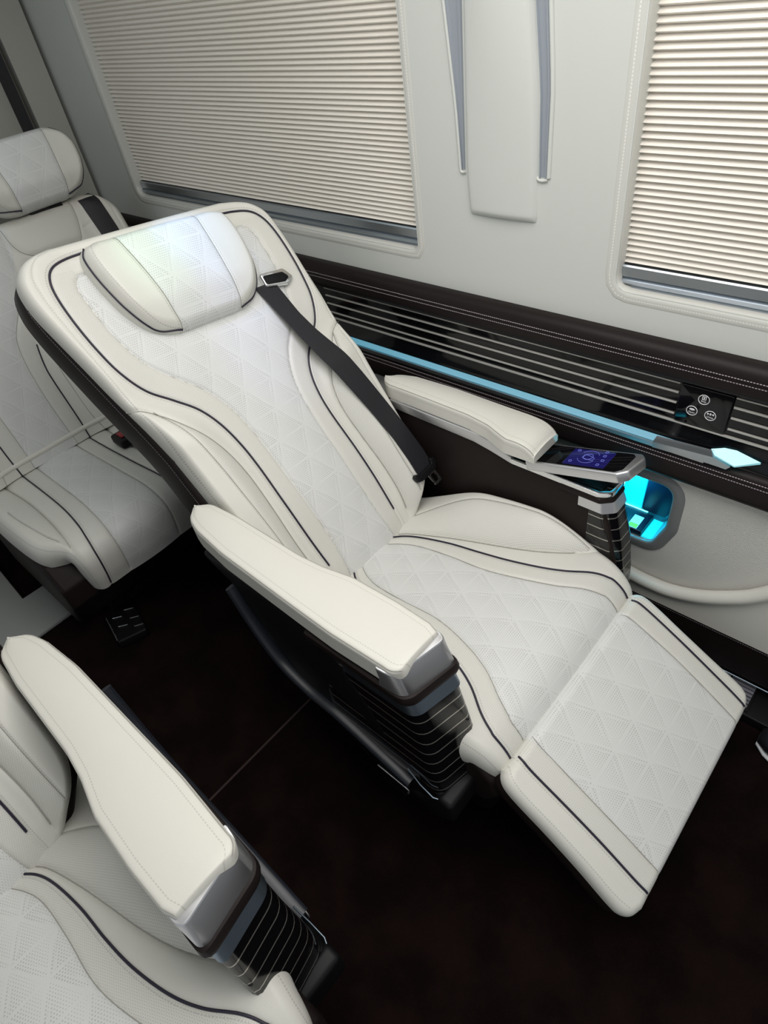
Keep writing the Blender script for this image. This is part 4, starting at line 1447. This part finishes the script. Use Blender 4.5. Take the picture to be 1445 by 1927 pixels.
    us = np.linspace(0, 1, 9)
    Ug = l[:, None] + (r2 - l)[:, None] * us[None]
    Vg = np.repeat(vv[:, None], 9, 1)
    # lie on the cushion: sample its surface height along the strap and smooth it
    pts = np.stack([Ug.ravel(), Vg.ravel()], 1)
    base_pts = bsurf(pts, 0.0)
    wv = ((base_pts - bmp(pts[:, 0], pts[:, 1], np.zeros(len(pts)))) @ BN).reshape(60, 9)
    w_ = wv.max(1)
    need = w_.copy()
    hull = []
    for i in range(60):                                            # the taut strap spans the hollows
        while len(hull) > 1:
            i0, i1 = hull[-2], hull[-1]
            if (need[i1] - need[i0]) * (i - i0) <= (need[i] - need[i0]) * (i1 - i0):
                hull.pop()
            else:
                break
        hull.append(i)
    w_ = np.interp(np.arange(60), hull, need[hull])
    Wg = np.maximum(np.repeat(w_[:, None], 9, 1), wv) + 0.003
    top = bmp(Ug.ravel(), Vg.ravel(), Wg.ravel() + 0.0012).reshape(60, 9, 3)
    bot = bmp(Ug.ravel(), Vg.ravel(), Wg.ravel() - 0.0004).reshape(60, 9, 3)
    rings = [np.concatenate([top[i], bot[i][::-1]]) for i in range(60)]
    belt = loft('seat_belt', rings, M['belt'], root, sh=50)
    # tongue
    c_uv = np.array((0.222, 0.064))
    cw = float(w_[-1]) + 0.006

    def tg(P2, t):
        uu = c_uv[0] + P2[:, 0] + 0.12 * P2[:, 1] * 0
        v_ = c_uv[1] + P2[:, 1]
        return bmp(uu, v_, cw + np.full(len(P2), t))
    slab('belt_tongue', fillet([(-0.042, 0.004), (-0.038, -0.012), (-0.020, -0.016), (0.030, -0.012), (0.040, 0.002), (0.040, 0.016), (0.026, 0.018), (0.024, 0.006), (-0.028, 0.002), (-0.034, 0.010)], 0.004, 4), tg, -0.006, 0.008, M['black'], belt, 0.002)
    tl = resample(fillet([(-0.002, -0.010), (0.026, -0.008), (0.030, -0.045), (0.004, -0.048)], 0.005, 4), 40, True)
    inn_ = resample(fillet([(0.005, -0.018), (0.020, -0.017), (0.023, -0.038), (0.008, -0.040)], 0.003, 4), 40, True)
    rings = [tg(tl, -0.001), tg(tl, 0.0015), tg(inn_, 0.0015), tg(inn_, -0.001), tg(tl, -0.001)]
    loft('tongue_plate', rings, M['bright'], belt, caps=(False, False), sh=30)
    return root


seat = make_seat('cream reclining seat by the wall with raised leg rest and black belt across its backrest', None)
near = copy_tree(seat)
near.location = (-0.55, -0.309, 0.0)
near.scale = (1, -1, 1)
near['label'] = 'cream reclining seat in the near left corner, cut off by the frame'

# ------------------------------------------------------------------ rear bench
RYC = 0.385
RA = math.radians(18)
RBD = np.array((-math.sin(RA), 0, math.cos(RA)))
RBN = np.array((math.cos(RA), 0, math.sin(RA)))
RBO = np.array((-1.92, RYC, 0.44))
bench = empty('rear_bench', (-1.75, RYC, 0.0), 'cream rear bench behind the reclined seat, headrest at its window side', 'car seat')


def make_bench(root):
    h0 = 0.05
    mp = frame_map(RBO - RBN * h0, RBD, RBN, RYC)
    C0 = 0.150
    out = [(-0.03, 0.44), (0.0, 0.445), (0.20, 0.446), (0.40, 0.446), (0.50, 0.444), (0.54, 0.438), (0.575, 0.415), (0.595, 0.385), (0.603, 0.345)]
    pip = uvcurve([(-0.03, 0.116), (0.03, 0.118), (0.10, 0.118), (0.16, 0.118), (0.214, 0.121), (0.289, 0.139), (0.36, 0.165), (0.45, 0.20), (0.60, 0.225)])
    inn = uvcurve([(-0.03, 0.074), (0.03, 0.071), (0.09, 0.070), (0.16, 0.071), (0.245, 0.078), (0.313, 0.095), (0.363, 0.131), (0.41, 0.17), (0.46, 0.197)])
    bol = uvcurve([(-0.03, 0.168), (0.03, 0.157), (0.12, 0.154), (0.20, 0.155), (0.30, 0.175), (0.40, 0.21)])
    ush = crom([(0.226, 0.60), (0.229, 0.56), (0.236, 0.53), (0.253, 0.507), (0.29, 0.489), (0.34, 0.480), (0.39, 0.481), (0.420, 0.488), (0.434, 0.513), (0.446, 0.55), (0.452, 0.60)], 8)
    vert = np.array([(0.56, 0.60), (0.562, 0.50), (0.562, 0.30)])
    cross = np.array([(0.436, 0.515), (0.475, 0.520)])
    fi = fun_of_v([(-0.03, 0.074), (0.03, 0.071), (0.16, 0.071), (0.245, 0.078), (0.313, 0.095), (0.363, 0.131), (0.41, 0.17), (0.46, 0.197), (0.60, 0.25)])
    fp = fun_of_v([(-0.03, 0.116), (0.16, 0.118), (0.214, 0.121), (0.289, 0.139), (0.36, 0.165), (0.60, 0.225)])

    def h(u, v):
        a = np.abs(u)
        b_ = 0.02 * sstep(fp(v) + 0.01, fp(v) + 0.08, a) * sstep(0.45, 0.3, v) * sstep(0.30, 0.24, a)
        pil = 0.010 * np.clip(1 - ((u - 0.34) / 0.115) ** 2, 0, 1) * sstep(0.475, 0.51, v)
        return h0 + b_ + pil + 0.008 * sstep(0.46, 0.52, u) * sstep(0.3, 0.45, v)

    def mask(u, v):
        a = np.abs(u)
        inU = (np.abs(u - 0.34) < 0.105) & (v > 0.487 + 0.55 * (u - 0.34) ** 2)
        m_ = np.where(a < fi(v), 1.0, np.where((a < fp(v)) & (v < 0.34), 0.5, 0.0))
        return np.where(inU, 0.0, m_)
    seams = [(q, 0.003, 0.005) for c in (pip, inn, bol) for q in both(c)] + [(ush, 0.004, 0.005), (vert, 0.003, 0.004), (cross, 0.002, 0.003)]
    o, surf = pad('backrest_cushion', out, mp, h, M['leather'], root, 200, 170, 0.03, seams, mask, 0.05, 0.0, (False, True, True),
                  [], (np.array([-1.0, 2.0]), np.array([C0, C0])))
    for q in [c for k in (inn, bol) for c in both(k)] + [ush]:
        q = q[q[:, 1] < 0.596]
        tube('seam_and_shade', surf(q, -0.0016), 0.0008, M['seam_and_shade'], o, 5)
    for q in both(pip[:40]):
        tube('piping', surf(q, -0.001), 0.0022, M['piping'], o, 6)
    bl = np.stack([np.linspace(-0.285, 0.59, 30), np.full(30, 0.004)], 1)
    tube('lower_roll', surf(bl, -0.004), 0.0085, M['leather_plain'], o, 10)
    slab('backrest_shell', fillet(rect(-0.285, 0.585, -0.03, 0.585), 0.04), lambda P, t: mp(P[:, 0], P[:, 1], np.full(len(P), t)), -0.12, 0.0, M['dark_pad'], root, 0.02)
    # headrest over the window-side place
    def hmp(u, v, w):
        return mp(np.asarray(u, float) + 0.382, (np.asarray(v, float) - 0.61) * 0.80 + 0.598, np.asarray(w, float) + 0.005)
    hr = make_headrest(root, RYC, hmp, base=0.050, thick=0.05,
                       out=[(0.612, 0.075), (0.620, 0.105), (0.640, 0.132), (0.67, 0.150), (0.71, 0.162), (0.75, 0.166), (0.78, 0.163), (0.81, 0.150), (0.832, 0.125), (0.843, 0.10)])
    slab('headrest_post', fillet(rect(0.33, 0.43, 0.55, 0.66), 0.004), lambda P, t: mp(P[:, 0], P[:, 1], np.full(len(P), t)), 0.0, 0.045, M['black'], root, 0.004)
    # belt over the shoulder
    vv = np.linspace(0.600, 0.18, 30)
    l = np.interp(vv, [0.18, 0.48, 0.60], [0.50, 0.487, 0.474])
    us = np.linspace(0, 1, 5)
    U = (l[:, None] + 0.057 * us[None]).ravel()
    Vv = np.repeat(vv[:, None], 5, 1).ravel()
    top = surf(np.stack([U, Vv], 1), 0.004).reshape(30, 5, 3)
    bot = surf(np.stack([U, Vv], 1), 0.001).reshape(30, 5, 3)
    top[0] = top[0] - RBN * 0.015
    bot[0] = bot[0] - RBN * 0.015
    loft('seat_belt', [np.concatenate([top[i], bot[i][::-1]]) for i in range(30)], M['belt'], root, sh=50)
    # cushion
    prof = [(-2.06, 0.395), (-1.95, 0.405), (-1.85, 0.412), (-1.75, 0.42), (-1.65, 0.428), (-1.55, 0.431), (-1.49, 0.424), (-1.45, 0.402), (-1.43, 0.365), (-1.432, 0.31), (-1.447, 0.25)]
    out_c = [(-0.93, 0.255), (-0.86, 0.262), (-0.80, 0.266), (-0.70, 0.268), (-0.60, 0.268), (-0.50, 0.264), (-0.43, 0.256), (-0.39, 0.240), (-0.355, 0.212), (-0.325, 0.198)]
    c_o, cmp2, vx, vend, ov = make_cushion(root, RYC, prof, -1.12, out_c, bolster=0.015, tail=0.190, skirt=0.03, curves=(
        [(-0.90, 0.115), (-0.80, 0.115), (-0.65, 0.115), (-0.50, 0.118), (-0.40, 0.126), (-0.34, 0.136), (-0.31, 0.143)],
        [(-0.90, 0.068), (-0.80, 0.068), (-0.65, 0.070), (-0.50, 0.072), (-0.40, 0.077), (-0.34, 0.081), (-0.31, 0.084)],
        [(-0.90, 0.180), (-0.80, 0.175), (-0.65, 0.165), (-0.50, 0.167), (-0.42, 0.172), (-0.36, 0.178), (-0.33, 0.184)],
        [(-0.62, 0.225), (-0.55, 0.222), (-0.48, 0.214), (-0.42, 0.203), (-0.38, 0.190)]), ends=(0.148, 0.085))
    side = [(-2.06, 0.375), (-1.62, 0.385), (-1.53, 0.360), (-1.475, 0.30), (-1.47, 0.235), (-1.56, 0.10), (-2.06, 0.07)]
    slab('seat_pan', fillet(side, 0.02, 4), lambda P, t: XZ(P, t), RYC - 0.262, RYC + 0.262, M['dark_pad'], root, 0.012)
    slab('seat_base', fillet(rect(-1.95, -1.62, RYC - 0.16, RYC + 0.2), 0.02), lambda P, t: XY(P, t), 0.002, 0.20, M['black'], root, 0.008)
    # belt buckle block between the two places
    bb = slab('belt_buckle', fillet(rect(-1.785, -1.715, 0.520, 0.640), 0.010), lambda P, t: XY(P, t), 0.425, 0.452, M['black'], root, 0.006)
    for y in (0.535, 0.583):
        slab('release_button', fillet(rect(-1.770, -1.735, y, y + 0.032), 0.004), lambda P, t: XY(P, t), 0.452, 0.456, M['red'], bb, 0.001)
    # floor anchor with bright slots
    fa = slab('floor_anchor', fillet([(-1.60, 0.19), (-1.47, 0.165), (-1.44, 0.25), (-1.56, 0.28)], 0.012), lambda P, t: XY(P, t), 0.0015, 0.035, M['black'], root, 0.006)
    for dx_, dy_ in ((0, 0), (0.045, -0.006), (0.0, 0.040), (0.045, 0.034), (0.085, 0.026)):
        tube('bright_slot', [(-1.568 + dx_, 0.205 + dy_, 0.036), (-1.552 + dx_, 0.228 + dy_, 0.036)], np.array([0.004, 0.004]), M['bright'], fa, 8)
    tube('bright_edge', [(-1.585, 0.192, 0.036), (-1.475, 0.168, 0.036)], 0.002, M['bright'], fa, 6)


make_bench(bench)

# shoe at the right edge of the frame
t = empty('shoe', (0.15, 1.00, 0.0), 'black shoe with a white sole edge on the carpet by the floor vent', 'shoe')
xs = np.linspace(0, 1, 14)
prof = [0.35, 0.72, 0.9, 0.98, 1.0, 0.97, 0.9, 0.84, 0.8, 0.8, 0.83, 0.84, 0.78, 0.5]
hts = [0.035, 0.05, 0.06, 0.068, 0.078, 0.09, 0.10, 0.10, 0.10, 0.10, 0.10, 0.10, 0.098, 0.085]


def shoe_rings(z0, hs, k):
    R = []
    for i in range(14):
        x = 0.045 + 0.27 * xs[i]
        w = 0.046 * prof[i] * k
        a = np.linspace(0, 2 * math.pi, 24, endpoint=False)
        ca, sa = np.cos(a), np.sin(a)
        y = 0.975 + w * np.sign(ca) * np.abs(ca) ** 0.7
        zc = (z0 + hs[i]) / 2
        R.append(np.stack([np.full(24, x), y, zc + (hs[i] - z0) / 2 * np.sign(sa) * np.abs(sa) ** 0.7], 1))
    return R


loft('upper', shoe_rings(0.012, hts, 1.02), M['belt'], t, sh=60)
loft('sole', shoe_rings(0.001, [0.014] * 14, 1.08), M['white'], t, sh=60)
